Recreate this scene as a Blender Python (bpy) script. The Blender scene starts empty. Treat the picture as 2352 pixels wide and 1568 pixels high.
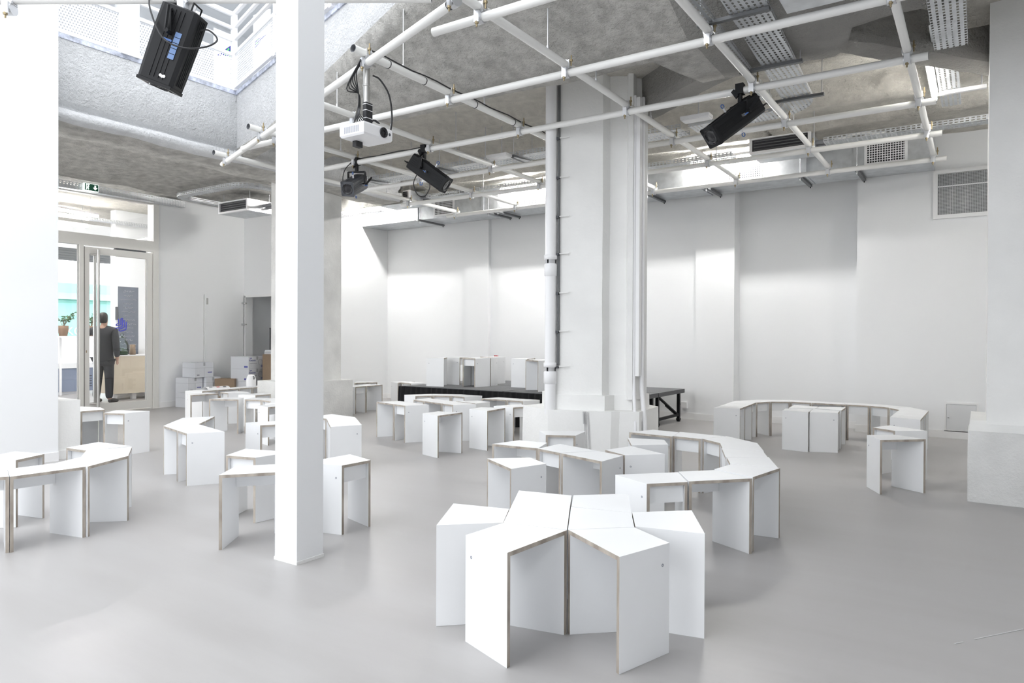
import bpy, bmesh, math, random
from mathutils import Vector, Matrix, noise as mnoise
random.seed(11)
sc = bpy.context.scene
COL = sc.collection

# ------------------------------------------------------------------ camera
EYE = 1.2868
F_PX, PITCH, ROLL, YAW = 1619.1, -0.0062, 0.0043, -0.5857
cam_d = bpy.data.cameras.new('camera')
cam_d.sensor_width = 36.0
cam_d.sensor_fit = 'HORIZONTAL'
cam_d.lens = F_PX / 2352.0 * 36.0
cam_d.clip_start, cam_d.clip_end = 0.05, 300
cam = bpy.data.objects.new('camera', cam_d)
COL.objects.link(cam)
_r = Vector((math.cos(YAW), -math.sin(YAW), 0))
_f0 = Vector((math.sin(YAW), math.cos(YAW), 0))
_up = Vector((0, 0, 1))
_f = _f0 * math.cos(PITCH) + _up * math.sin(PITCH)
_u = _up * math.cos(PITCH) - _f0 * math.sin(PITCH)
_cx = _r * math.cos(ROLL) + _u * math.sin(ROLL)
_cy = _u * math.cos(ROLL) - _r * math.sin(ROLL)
_cz = -_f
cam.matrix_world = Matrix(((_cx.x, _cy.x, _cz.x, 0), (_cx.y, _cy.y, _cz.y, 0), (_cx.z, _cy.z, _cz.z, EYE), (0, 0, 0, 1)))
sc.camera = cam

# ------------------------------------------------------------------ world, exposure
w = bpy.data.worlds.new('overcast_sky')
w.use_nodes = True
_bg = w.node_tree.nodes['Background']
_bg.inputs[0].default_value = (0.94, 0.965, 1.0, 1)
_bg.inputs[1].default_value = 2.6
sc.world = w
sc.view_settings.view_transform = 'Standard'
sc.view_settings.look = 'None'
sc.view_settings.gamma = 1.0
sc.view_settings.use_curve_mapping = False
sc.view_settings.exposure = 0.45
sc.cycles.use_denoising = True
sc.cycles.max_bounces = 10
sc.cycles.diffuse_bounces = 6
sc.cycles.transparent_max_bounces = 24
sc.cycles.caustics_reflective = False
sc.cycles.caustics_refractive = False


def portal(name, loc, rot, sx, sy):
    """window opening that guides the sky light into the hall (emits nothing itself)"""
    l = bpy.data.lights.new(name, 'AREA')
    l.shape = 'RECTANGLE'
    l.size, l.size_y = sx, sy
    l.cycles.is_portal = True
    o = bpy.data.objects.new(name, l)
    o.location, o.rotation_euler = loc, rot
    COL.objects.link(o)


portal('skylight_opening', (-6.5, 2.5, 8.2), (0, 0, 0), 10.5, 13.0)
portal('street_window_opening', (-5.0, -6.0, 2.0), (math.pi / 2, 0, math.pi), 6.5, 4.0)
portal('lobby_window_opening', (-17.45, 6.0, 1.9), (0, -math.pi / 2, 0), 2.6, 6.0)

# ------------------------------------------------------------------ helpers


def curve(pts, k=5):
    """smooth Catmull-Rom run through the points"""
    P = [Vector(p) for p in pts]
    P = [P[0] * 2 - P[1]] + P + [P[-1] * 2 - P[-2]]
    out = []
    for i in range(1, len(P) - 2):
        for j in range(k):
            t = j / k
            a, b, c, d = P[i - 1], P[i], P[i + 1], P[i + 2]
            out.append(0.5 * ((2 * b) + (c - a) * t + (2 * a - 5 * b + 4 * c - d) * t * t + (3 * b - a - 3 * c + d) * t ** 3))
    return out + [P[-2]]


class MB:
    """collects faces for one mesh object"""

    def __init__(self):
        self.v, self.f, self.m, self.s = [], [], [], []

    def add(self, verts, faces, m=0, smooth=False):
        b = len(self.v)
        self.v += [tuple(p) for p in verts]
        for i, fc in enumerate(faces):
            self.f.append([b + k for k in fc])
            self.m.append(m[i] if isinstance(m, (list, tuple)) else m)
            self.s.append(smooth)
        return self

    def box(self, x0, x1, y0, y1, z0, z1, m=0):
        v = [(x0, y0, z0), (x1, y0, z0), (x1, y1, z0), (x0, y1, z0), (x0, y0, z1), (x1, y0, z1), (x1, y1, z1), (x0, y1, z1)]
        return self.add(v, [(0, 3, 2, 1), (4, 5, 6, 7), (0, 1, 5, 4), (1, 2, 6, 5), (2, 3, 7, 6), (3, 0, 4, 7)], m)

    def obox(self, c, ax, ay, az, m=0):
        """box from centre and three half-axis vectors"""
        c, ax, ay, az = map(Vector, (c, ax, ay, az))
        v = [c + ax * i + ay * j + az * k for k in (-1, 1) for i, j in ((-1, -1), (1, -1), (1, 1), (-1, 1))]
        return self.add(v, [(0, 3, 2, 1), (4, 5, 6, 7), (0, 1, 5, 4), (1, 2, 6, 5), (2, 3, 7, 6), (3, 0, 4, 7)], m)

    def prism(self, poly, z0, z1, m=0, mside=None, mbot=None):
        """poly counter-clockwise seen from above"""
        n = len(poly)
        v = [(x, y, z0) for x, y in poly] + [(x, y, z1) for x, y in poly]
        fs = [tuple(range(n - 1, -1, -1)), tuple(range(n, 2 * n))] + [(i, (i + 1) % n, n + (i + 1) % n, n + i) for i in range(n)]
        ms = [m if mbot is None else mbot, m] + [m if mside is None else mside] * n
        return self.add(v, fs, ms)

    def bar(self, p0, p1, w, h, m=0, up=(0, 0, 1)):
        p0, p1, up = Vector(p0), Vector(p1), Vector(up)
        d = (p1 - p0)
        L = d.length
        d.normalize()
        s = d.cross(up)
        if s.length < 1e-4:
            s = d.cross(Vector((1, 0, 0)))
        s.normalize()
        t = s.cross(d)
        return self.obox((p0 + p1) / 2, d * L / 2, s * w / 2, t * h / 2, m)

    def tube(self, p0, p1, r, n=12, m=0, r1=None, cap=True):
        return self.path([p0, p1], r, n, m, r1, cap)

    def path(self, pts, r, n=8, m=0, r1=None, cap=True):
        pts = [Vector(p) for p in pts]
        rings = []
        prev = None
        for i, p in enumerate(pts):
            if i == 0:
                d = pts[1] - p
            elif i == len(pts) - 1:
                d = p - pts[i - 1]
            else:
                d = (pts[i + 1] - pts[i - 1])
            d.normalize()
            if prev is None:
                a = d.orthogonal().normalized()
            else:
                a = (prev - d * prev.dot(d))
                a = a.normalized() if a.length > 1e-5 else d.orthogonal().normalized()
            prev = a
            bb = d.cross(a)
            rr = r if r1 is None else r + (r1 - r) * i / (len(pts) - 1)
            if isinstance(r, (list, tuple)):
                rr = r[i]
            rings.append([p + (a * math.cos(2 * math.pi * k / n) + bb * math.sin(2 * math.pi * k / n)) * rr for k in range(n)])
        v = [q for ring in rings for q in ring]
        fs = []
        for i in range(len(pts) - 1):
            for k in range(n):
                fs.append((i * n + k, i * n + (k + 1) % n, (i + 1) * n + (k + 1) % n, (i + 1) * n + k))
        self.add(v, fs, m, True)
        if cap:
            self.add(rings[0], [tuple(range(n - 1, -1, -1))], m)
            self.add(rings[-1], [tuple(range(n))], m)
        return self

    def lathe(self, c, prof, n=20, m=0, axis=(0, 0, 1)):
        """prof: list of (radius, height) along axis"""
        ax = Vector(axis).normalized()
        a = ax.orthogonal().normalized()
        b = ax.cross(a)
        c = Vector(c)
        v = [c + ax * h + (a * math.cos(2 * math.pi * k / n) + b * math.sin(2 * math.pi * k / n)) * r for r, h in prof for k in range(n)]
        fs = [(i * n + k, i * n + (k + 1) % n, (i + 1) * n + (k + 1) % n, (i + 1) * n + k) for i in range(len(prof) - 1) for k in range(n)]
        return self.add(v, fs, m, True)

    def mesh(self, name, mats):
        me = bpy.data.meshes.new(name)
        me.from_pydata(self.v, [], self.f)
        for mt in (mats if isinstance(mats, (list, tuple)) else [mats]):
            me.materials.append(mt)
        me.polygons.foreach_set('material_index', self.m)
        me.polygons.foreach_set('use_smooth', self.s)
        me.update()
        return me

    def build(self, name, mats, parent=None, loc=(0, 0, 0), rz=0.0):
        o = bpy.data.objects.new(name, self.mesh(name, mats))
        COL.objects.link(o)
        o.location = loc
        o.rotation_euler = (0, 0, rz)
        if parent:
            o.parent = parent
        return o


def tag(o, label, cat, group=None, kind=None):
    o['label'], o['category'] = label, cat
    if group:
        o['group'] = group
    if kind:
        o['kind'] = kind
    return o


def thing(name, label, cat, loc=(0, 0, 0), rz=0.0, group=None):
    o = bpy.data.objects.new(name, None)
    o.empty_display_size = 0.1
    COL.objects.link(o)
    o.location = loc
    o.rotation_euler = (0, 0, rz)
    return tag(o, label, cat, group)


def structure(o, label=None):
    o['kind'] = 'structure'
    if label:
        o['label'] = label
        o['category'] = o.name.split('_')[0]
    return o


def copy_tree(o, parent=None):
    c = o.copy()
    COL.objects.link(c)
    c.parent = parent
    for ch in o.children:
        copy_tree(ch, c)
    return c


# ------------------------------------------------------------------ materials
def mat(name, col, rough=0.5, metal=0.0, var=None, bump=None, spec=0.5, emit=None):
    """var=(scale, amount) colour variation, bump=(scale, strength)"""
    m = bpy.data.materials.new(name)
    m.use_nodes = True
    nt = m.node_tree
    b = nt.nodes['Principled BSDF']
    b.inputs['Base Color'].default_value = (*col, 1)
    b.inputs['Roughness'].default_value = rough
    b.inputs['Metallic'].default_value = metal
    b.inputs['Specular IOR Level'].default_value = spec
    if emit:
        b.inputs['Emission Color'].default_value = (*emit[0], 1)
        b.inputs['Emission Strength'].default_value = emit[1]
    tc = nt.nodes.new('ShaderNodeTexCoord')
    if var:
        n = nt.nodes.new('ShaderNodeTexNoise')
        n.inputs['Scale'].default_value = var[0]
        n.inputs['Detail'].default_value = 6
        nt.links.new(tc.outputs['Object'], n.inputs['Vector'])
        r = nt.nodes.new('ShaderNodeValToRGB')
        a = var[1]
        r.color_ramp.elements[0].position, r.color_ramp.elements[1].position = 0.3, 0.7
        r.color_ramp.elements[0].color = (*[c * (1 - a) for c in col], 1)
        r.color_ramp.elements[1].color = (*[min(1, c * (1 + a)) for c in col], 1)
        nt.links.new(n.outputs[0], r.inputs[0])
        nt.links.new(r.outputs[0], b.inputs['Base Color'])
    if bump:
        n2 = nt.nodes.new('ShaderNodeTexNoise')
        n2.inputs['Scale'].default_value = bump[0]
        n2.inputs['Detail'].default_value = 5
        n2.inputs['Roughness'].default_value = 0.65
        nt.links.new(tc.outputs['Object'], n2.inputs['Vector'])
        bp = nt.nodes.new('ShaderNodeBump')
        bp.inputs['Strength'].default_value = bump[1]
        bp.inputs['Distance'].default_value = bump[2] if len(bump) > 2 else 0.02
        nt.links.new(n2.outputs[0], bp.inputs['Height'])
        nt.links.new(bp.outputs[0], b.inputs['Normal'])
    return m


def slot_mat(name, col, axes, pitch, size, rough=0.4, metal=0.6, stagger=False):
    """sheet with rows of punched holes: pitch and hole size in metres along two object axes"""
    m = mat(name, col, rough, metal, var=(6, 0.12))
    nt = m.node_tree
    b = nt.nodes['Principled BSDF']
    out = nt.nodes['Material Output']
    tc = nt.nodes.new('ShaderNodeTexCoord')
    sp = nt.nodes.new('ShaderNodeSeparateXYZ')
    nt.links.new(tc.outputs['Object'], sp.inputs[0])

    def math_(op, a, bv):
        n = nt.nodes.new('ShaderNodeMath')
        n.operation = op
        for i, q in enumerate((a, bv)):
            if isinstance(q, (int, float)):
                n.inputs[i].default_value = q
            elif q is not None:
                nt.links.new(q, n.inputs[i])
        return n.outputs[0]
    hit = None
    vrow = math_('DIVIDE', sp.outputs[axes[1]], pitch[1])
    for i in (0, 1):
        s = math_('DIVIDE', sp.outputs[axes[i]], pitch[i])
        if stagger and i == 0:
            par = math_('MODULO', math_('FLOOR', vrow, 0), 2.0)
            s = math_('ADD', s, math_('MULTIPLY', par, 0.5))
        fr = math_('FRACT', math_('ADD', s, 1000.0), None)
        d = math_('ABSOLUTE', math_('SUBTRACT', fr, 0.5), None)
        k = math_('LESS_THAN', d, size[i] / pitch[i] / 2)
        hit = k if hit is None else math_('MULTIPLY', hit, k)
    tr = nt.nodes.new('ShaderNodeBsdfTransparent')
    mx = nt.nodes.new('ShaderNodeMixShader')
    nt.links.new(hit, mx.inputs[0])
    nt.links.new(b.outputs[0], mx.inputs[1])
    nt.links.new(tr.outputs[0], mx.inputs[2])
    nt.links.new(mx.outputs[0], out.inputs['Surface'])
    return m


def glass_mat(name, tint=(1, 1, 1), refl=0.06, rough=0.0):
    m = bpy.data.materials.new(name)
    m.use_nodes = True
    nt = m.node_tree
    nt.nodes.remove(nt.nodes['Principled BSDF'])
    out = nt.nodes['Material Output']
    tr = nt.nodes.new('ShaderNodeBsdfTransparent')
    tr.inputs[0].default_value = (*tint, 1)
    gl = nt.nodes.new('ShaderNodeBsdfGlossy')
    gl.inputs['Roughness'].default_value = rough
    fr = nt.nodes.new('ShaderNodeFresnel')
    fr.inputs[0].default_value = 1.45
    mx = nt.nodes.new('ShaderNodeMixShader')
    nt.links.new(fr.outputs[0], mx.inputs[0])
    nt.links.new(tr.outputs[0], mx.inputs[1])
    nt.links.new(gl.outputs[0], mx.inputs[2])
    nt.links.new(mx.outputs[0], out.inputs['Surface'])
    return m


M = {}
M['laminate'] = mat('white_laminate', (0.86, 0.87, 0.88), 0.38, var=(3, 0.02))
M['wall'] = mat('white_wall_paint', (0.84, 0.85, 0.86), 0.75, bump=(90, 0.03))
M['base'] = mat('white_skirting', (0.84, 0.84, 0.84), 0.45)
M['pillar'] = mat('painted_rough_concrete', (0.85, 0.85, 0.835), 0.8, var=(2.3, 0.04), bump=(28, 0.22))
M['rawcol'] = mat('bare_column_concrete', (0.73, 0.73, 0.715), 0.85, var=(3.0, 0.10), bump=(35, 0.5))
M['spray'] = mat('white_sprayed_concrete', (0.80, 0.81, 0.82), 0.9, var=(8, 0.06), bump=(30, 1.0, 0.05))
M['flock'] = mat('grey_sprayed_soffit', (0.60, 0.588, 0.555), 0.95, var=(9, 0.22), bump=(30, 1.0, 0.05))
M['flockd'] = mat('shaded_sprayed_soffit', (0.40, 0.392, 0.37), 0.95, var=(1.6, 0.16), bump=(30, 1.0, 0.05))  # beam shade put into the colour of the ribs and right-hand soffit
M['flockl'] = mat('cream_sprayed_soffit', (0.68, 0.655, 0.595), 0.95, var=(9, 0.12), bump=(32, 1.0, 0.04))
M['pipe'] = mat('white_enamel_pipe', (0.83, 0.83, 0.81), 0.35)
M['galv'] = mat('galvanised_steel', (0.62, 0.64, 0.66), 0.42, metal=0.75, var=(9, 0.12))
M['galvd'] = mat('dark_strut_steel', (0.16, 0.165, 0.17), 0.45, metal=0.6)
M['zinc'] = mat('zinc_clamp', (0.70, 0.71, 0.73), 0.35, metal=0.85)
M['brass'] = mat('brass_bolt', (0.38, 0.31, 0.19), 0.4, metal=0.8)
M['black'] = mat('black_lamp_metal', (0.013, 0.0135, 0.015), 0.55, spec=0.25)
M['rubber'] = mat('black_cable', (0.02, 0.02, 0.022), 0.55)
M['darkgrey'] = mat('dark_grey_plastic', (0.07, 0.075, 0.085), 0.5)
M['blue'] = mat('blue_knob', (0.07, 0.16, 0.42), 0.4)
M['bluelabel'] = mat('blue_label', (0.13, 0.22, 0.42), 0.5)
M['stagetop'] = mat('grey_stage_deck', (0.17, 0.172, 0.18), 0.75, var=(60, 0.25))
M['stageedge'] = mat('dark_stage_edge', (0.06, 0.061, 0.065), 0.5)
M['cloth'] = mat('black_skirt_cloth', (0.006, 0.006, 0.007), 0.95)
M['plastic'] = mat('white_plastic', (0.84, 0.84, 0.85), 0.35)
M['vent'] = mat('vent_shadow', (0.03, 0.03, 0.035), 0.8)
M['alu'] = mat('brushed_aluminium', (0.55, 0.545, 0.53), 0.32, metal=0.9)
M['frame'] = mat('champagne_door_frame', (0.74, 0.73, 0.70), 0.4, metal=0.0)
M['glass'] = glass_mat('clear_glass')
M['jar'] = glass_mat('jar_glass', (0.90, 0.96, 0.95))
M['card'] = mat('brown_cardboard', (0.26, 0.19, 0.13), 0.85, var=(8, 0.06))
M['cardw'] = mat('white_carton', (0.68, 0.70, 0.74), 0.7)
M['tape'] = mat('carton_seam', (0.42, 0.44, 0.47), 0.6)
M['ink'] = mat('blue_ink', (0.08, 0.09, 0.33), 0.6)
M['inkg'] = mat('grey_ink', (0.30, 0.31, 0.36), 0.6)
M['red'] = mat('red_print', (0.55, 0.05, 0.06), 0.5)
M['green'] = mat('exit_green', (0.012, 0.10, 0.055), 0.4)
M['sign'] = mat('sign_white', (0.9, 0.92, 0.9), 0.4, emit=((0.9, 1.0, 0.95), 1.0))
M['logo'] = mat('blue_glass_transfer', (0.05, 0.06, 0.55), 0.5)
M['chalkb'] = mat('slate_blackboard', (0.13, 0.145, 0.18), 0.7, var=(5, 0.1))
M['chalk'] = mat('chalk', (0.55, 0.57, 0.62), 0.9)
M['birch'] = mat('birch_plywood_front', (0.66, 0.58, 0.46), 0.5, var=(2, 0.06))
M['slate'] = mat('blue_grey_panel', (0.20, 0.235, 0.32), 0.6)
M['teal'] = mat('teal_shop_front', (0.33, 0.70, 0.62), 0.6)
M['teal2'] = mat('teal_moulding', (0.24, 0.58, 0.52), 0.6)
M['leaf'] = mat('leaf_green', (0.05, 0.11, 0.04), 0.6, var=(30, 0.3))
M['terra'] = mat('brown_pot', (0.22, 0.14, 0.09), 0.8)
M['lemon'] = mat('lemon_yellow', (0.85, 0.62, 0.05), 0.5)
M['coat'] = mat('charcoal_wool_coat', (0.028, 0.029, 0.033), 0.95)
M['jean'] = mat('black_trousers', (0.016, 0.017, 0.021), 0.9)
M['skin'] = mat('skin', (0.42, 0.26, 0.19), 0.55)
M['hair'] = mat('dark_hair', (0.012, 0.011, 0.010), 0.6)
M['shoe'] = mat('dark_shoe', (0.03, 0.026, 0.024), 0.5)
M['posterb'] = mat('poster_blue', (0.055, 0.06, 0.33), 0.6)
M['posterg'] = mat('poster_green', (0.12, 0.75, 0.14), 0.6)
M['bluepaint'] = mat('flaking_grey_blue_edge', (0.50, 0.53, 0.62), 0.8, var=(11, 0.55), bump=(20, 0.8))
M['stain'] = mat('water_stain', (0.50, 0.50, 0.50), 0.8)
M['tubeglow'] = mat('fluorescent_tube', (1, 1, 1), 0.4, emit=((1.0, 0.98, 0.95), 300.0))
M['tubesoft'] = mat('dimmer_fluorescent_tube', (1, 1, 1), 0.4, emit=((1.0, 0.97, 0.92), 35.0))
M['tray'] = slot_mat('slotted_tray', (0.58, 0.60, 0.62), (0, 1), (0.05, 0.040), (0.032, 0.015))
M['trayy'] = slot_mat('slotted_tray_lengthwise', (0.58, 0.60, 0.62), (1, 0), (0.05, 0.040), (0.032, 0.015))
M['trays'] = slot_mat('slotted_tray_side', (0.58, 0.60, 0.62), (0, 2), (0.05, 0.026), (0.032, 0.012))
M['traysy'] = slot_mat('slotted_tray_side_lengthwise', (0.58, 0.60, 0.62), (1, 2), (0.05, 0.026), (0.032, 0.012))
M['perf'] = slot_mat('perforated_white_panel', (0.85, 0.86, 0.88), (0, 2), (0.030, 0.030), (0.016, 0.016), 0.5, 0.0, True)
M['grille'] = slot_mat('egg_crate_grille', (0.85, 0.86, 0.87), (0, 2), (0.030, 0.030), (0.021, 0.021), 0.5, 0.0)
M['grille2'] = slot_mat('egg_crate_grille_fine', (0.62, 0.63, 0.64), (0, 2), (0.018, 0.018), (0.0145, 0.0145), 0.5, 0.2)


def ply_mat():
    m = mat('birch_ply_edge', (0.44, 0.37, 0.29), 0.6)
    nt = m.node_tree
    b = nt.nodes['Principled BSDF']
    tc = nt.nodes.new('ShaderNodeTexCoord')
    n = nt.nodes.new('ShaderNodeTexNoise')
    n.inputs['Scale'].default_value = 55
    n.inputs['Detail'].default_value = 3
    mp = nt.nodes.new('ShaderNodeMapping')
    mp.inputs['Scale'].default_value = (0.25, 1.0, 0.12)
    nt.links.new(tc.outputs['Object'], mp.inputs[0])
    nt.links.new(mp.outputs[0], n.inputs['Vector'])
    r = nt.nodes.new('ShaderNodeValToRGB')
    r.color_ramp.elements[0].position, r.color_ramp.elements[1].position = 0.35, 0.68
    r.color_ramp.elements[0].color = (0.29, 0.25, 0.21, 1)
    r.color_ramp.elements[1].color = (0.50, 0.45, 0.39, 1)
    nt.links.new(n.outputs[0], r.inputs[0])
    nt.links.new(r.outputs[0], b.inputs['Base Color'])
    return m


M['ply'] = ply_mat()


def floor_mat():
    m = mat('grey_resin_floor', (0.41, 0.40, 0.395), 0.38)
    nt = m.node_tree
    b = nt.nodes['Principled BSDF']
    tc = nt.nodes.new('ShaderNodeTexCoord')
    mp = nt.nodes.new('ShaderNodeMapping')
    mp.inputs['Rotation'].default_value = (0, 0, 0.35)
    mp.inputs['Scale'].default_value = (0.35, 2.2, 1)
    n = nt.nodes.new('ShaderNodeTexNoise')
    n.inputs['Scale'].default_value = 1.6
    n.inputs['Detail'].default_value = 9
    n.inputs['Roughness'].default_value = 0.62
    nt.links.new(tc.outputs['Object'], mp.inputs[0])
    nt.links.new(mp.outputs[0], n.inputs['Vector'])
    r = nt.nodes.new('ShaderNodeValToRGB')
    r.color_ramp.elements[0].position, r.color_ramp.elements[1].position = 0.3, 0.72
    r.color_ramp.elements[0].color = (0.385, 0.372, 0.365, 1)
    r.color_ramp.elements[1].color = (0.435, 0.425, 0.42, 1)
    nt.links.new(n.outputs[0], r.inputs[0])
    nt.links.new(r.outputs[0], b.inputs['Base Color'])
    rr = nt.nodes.new('ShaderNodeMapRange')
    rr.inputs[3].default_value, rr.inputs[4].default_value = 0.30, 0.50
    nt.links.new(n.outputs[0], rr.inputs[0])
    nt.links.new(rr.outputs[0], b.inputs['Roughness'])
    return m


M['floor'] = floor_mat()

# ================================================================== the setting
structure(MB().box(-34, 6, -14, 30, -0.12, 0.0).build('floor', M['floor']))

# fine scratches and a crack on the floor (flat marks, a hair above it)
_m = mat('pale_scuff', (0.62, 0.62, 0.62), 0.5)
for pts in ([(-0.01, 3.61), (0.17, 3.86)], [(-0.08, 3.51), (-0.05, 3.55)]):
    mb = MB()
    for a, b in zip(pts, pts[1:]):
        mb.bar((a[0], a[1], 0.0012), (b[0], b[1], 0.0012), 0.005, 0.0008)
    structure(mb.build('floor_scuff', _m))


def wall_seg(mb, x0, x1, yf, z1=4.35, depth=0.25):
    mb.box(x0, x1, yf, yf + depth, 0, z1)


mb = MB()
BACK = [(-10.6, -8.23, 10.88), (-8.23, -7.70, 10.80), (-7.70, -3.72, 10.88), (-3.72, -3.12, 10.82), (-3.12, -1.42, 11.12), (-1.42, 2.3, 10.76)]
for x0, x1, yf in BACK:
    wall_seg(mb, x0, x1, yf, depth=11.5 - yf)
structure(mb.build('wall_back', M['wall']))
mb = MB()
for x0, x1, yf in BACK:
    mb.box(x0 - 0.012, x1 + (0.012 if yf < 10.85 else 0), yf - 0.014, yf, 0, 0.10)
structure(mb.build('baseboard_back', M['base']))
structure(MB().box(2.2, 2.45, -6, 11.5, 0, 4.35).build('wall_right', M['wall']))
structure(MB().box(-1.5, 2.45, -6.25, -6.0, 0, 4.35).build('wall_front_shade', M['wall']))  # unseen partial wall added to hold back sky light on the right
# recess wall beside the stage, closet front wall with its opening, left wall beside the door
structure(MB().box(-10.6, -10.35, 8.74, 11.1, 0, 4.35).build('wall_side', M['wall']))
structure(MB().box(-10.35, -10.336, 8.75, 10.87, 0, 0.10).build('baseboard_side', M['base']))
mb = MB()
mb.box(-12.4, -10.35, 8.74, 8.90, 2.08, 4.35)
mb.box(-10.75, -10.60, 8.74, 8.90, 0, 2.08)
mb.box(-12.4, -12.14, 8.74, 8.90, 0, 2.08)
structure(mb.build('wall_closet', M['wall']))
structure(MB().box(-12.16, -10.7, 8.725, 8.745, 2.05, 2.10).box(-12.17, -12.13, 8.725, 8.745, 0, 2.08).build('trim_1', M['base']))
mb = MB().box(-12.4, -10.6, 9.75, 9.9, 0, 2.6).box(-12.45, -12.25, 8.9, 9.9, 0, 2.6).box(-12.4, -10.6, 8.9, 9.9, 2.5, 2.6)
structure(mb.build('wall_closet_inside', M['wall']))
structure(MB().box(-12.45, -12.2, 6.93, 8.75, 0, 4.35).build('wall_left', M['wall']))
structure(MB().box(-12.2, -12.186, 6.98, 8.73, 0, 0.10).build('baseboard_left', M['base']))

# white pier at the left with a low painted plinth behind it
structure(MB().box(-8.35, -7.87, -5.5, 3.45, 0, 8.0).build('wall_pier', M['wall']))
structure(MB().box(-7.87, -7.856, -5.5, 3.45, 0, 0.09).build('baseboard_pier', M['base']))
structure(MB().box(-8.55, -7.95, 3.46, 3.70, 0, 0.604).box(-8.57, -7.93, 3.46, 3.72, 0, 0.09).build('trim_2', M['pillar']))

# slim white square post
pc = MB().box(-3.38, -3.19, 2.63, 2.82, 0.012, 4.43)
o = structure(pc.build('square_post', M['wall']))
tag(o, 'slim square white post standing alone between the stools', 'column', kind='structure')
MB().box(-3.384, -3.186, 2.626, 2.824, 0, 0.018).build('foot_joint', M['pillar'], o)

# rough concrete column behind the slim post
o = tag(MB().box(-9.10, -8.42, 7.0, 7.80, 0.6, 4.2).build('concrete_column', M['rawcol']), 'bare concrete column with low plinth behind the slim post', 'column', kind='structure')
MB().box(-9.24, -8.28, 6.86, 7.92, 0, 0.604).build('plinth', M['rawcol'], o)

# ---------------------------------------------------------------- big central pillar
SHAFT = [(-3.66, 6.27), (-3.18, 6.44), (-3.16, 6.565), (-3.0, 6.62), (-2.955, 6.56), (-2.91, 6.575), (-2.93, 6.70), (-2.85, 6.80), (-3.1, 7.25), (-3.7, 7.3), (-3.90, 6.60)]
PLINTH = [(-4.10, 6.40), (-3.65, 6.16), (-3.05, 6.39), (-2.99, 6.45), (-2.81, 6.52), (-2.87, 7.17), (-3.3, 7.5), (-4.0, 7.4)]
pil = thing('central_pillar', 'massive white painted pillar with stepped plinth and wall pipes', 'column')
pil['kind'] = 'structure'


def rough_prism(poly, z0, z1, dz, amp, m, name, parent, top=False):
    """prism with slightly uneven faces"""
    nz = max(2, int((z1 - z0) / dz))
    pts = []
    for i, p in enumerate(poly):
        q = poly[(i + 1) % len(poly)]
        L = math.dist(p, q)
        k = max(1, int(L / 0.12))
        pts += [(p[0] + (q[0] - p[0]) * j / k, p[1] + (q[1] - p[1]) * j / k) for j in range(k)]
    n = len(pts)
    v, f = [], []
    for iz in range(nz + 1):
        z = z0 + (z1 - z0) * iz / nz
        for x, y in pts:
            a = mnoise.noise(Vector((x * 3, y * 3, z * 2.2))) * amp
            b = mnoise.noise(Vector((x * 3 + 7, y * 3, z * 2.2))) * amp
            v.append((x + a, y + b, z))
    for iz in range(nz):
        for k in range(n):
            f.append((iz * n + k, iz * n + (k + 1) % n, (iz + 1) * n + (k + 1) % n, (iz + 1) * n + k))
    f.append(tuple(nz * n + k for k in range(n)))
    return MB().add(v, f).build(name, m, parent)


rough_prism(SHAFT, 0.66, 4.05, 0.15, 0.006, M['pillar'], 'shaft', pil)
T2 = [(-3.72, 6.24), (-3.13, 6.40), (-3.10, 6.56), (-2.93, 6.62), (-2.90, 7.0), (-3.7, 7.3), (-3.98, 6.6)]
rough_prism(T2, 0.52, 0.70, 0.09, 0.006, M['pillar'], 'upper_step', pil)
rough_prism(PLINTH, 0.0, 0.55, 0.11, 0.010, M['pillar'], 'plinth', pil)
# grey runs of old water stain down the plinth
mb = MB()
for px0, px1, z0, z1, wd in ((-3.30, -3.285, 0.05, 0.53, 0.016), (-3.27, -3.245, 0.02, 0.54, 0.012), (-3.31, -3.305, 0.42, 0.545, 0.03)):
    for k in range(6):
        a, b = k / 6, (k + 1) / 6
        za, zb = z1 - (z1 - z0) * a, z1 - (z1 - z0) * b
        xa, xb = px0 + (px1 - px0) * a, px0 + (px1 - px0) * b
        ya, yb = 6.16 + (xa + 3.65) * 0.383 - 0.014, 6.16 + (xb + 3.65) * 0.383 - 0.014
        mb.add([(xa, ya, za), (xa + wd, ya + wd * .383, za), (xb + wd, yb + wd * .383, zb), (xb, yb, zb)], [(0, 3, 2, 1)])
mb.build('water_stain', M['stain'], pil)
# rain pipe with sockets
mb = MB().tube((-3.665, 6.235, 0.50), (-3.665, 6.235, 3.98), 0.058, 20)
for z in (0.95, 2.05):
    mb.lathe((-3.665, 6.235, z), [(0.058, -0.14), (0.066, -0.135), (0.066, -0.02), (0.058, -0.01), (0.058, 0.03), (0.068, 0.035), (0.068, 0.075), (0.058, 0.08)], 20)
dp = mb.build('drain_pipe', M['plastic'], pil)
for k, z in enumerate((0.97, 1.33, 1.72, 2.12, 2.5, 2.9, 3.3)):
    MB().box(-3.615, -3.585, 6.245, 6.275, z, z + 0.025).build('bracket', M['darkgrey'], pil)
    MB().bar((-3.585, 6.272, z + 0.02), (-3.49, 6.306, z + 0.026), 0.010, 0.010).build('strap_mark', M['pillar'], pil)
MB().box(-3.60, -3.585, 6.262, 6.285, 1.0, 3.9).build('joint_shadow_strip', M['galvd'], pil)
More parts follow.
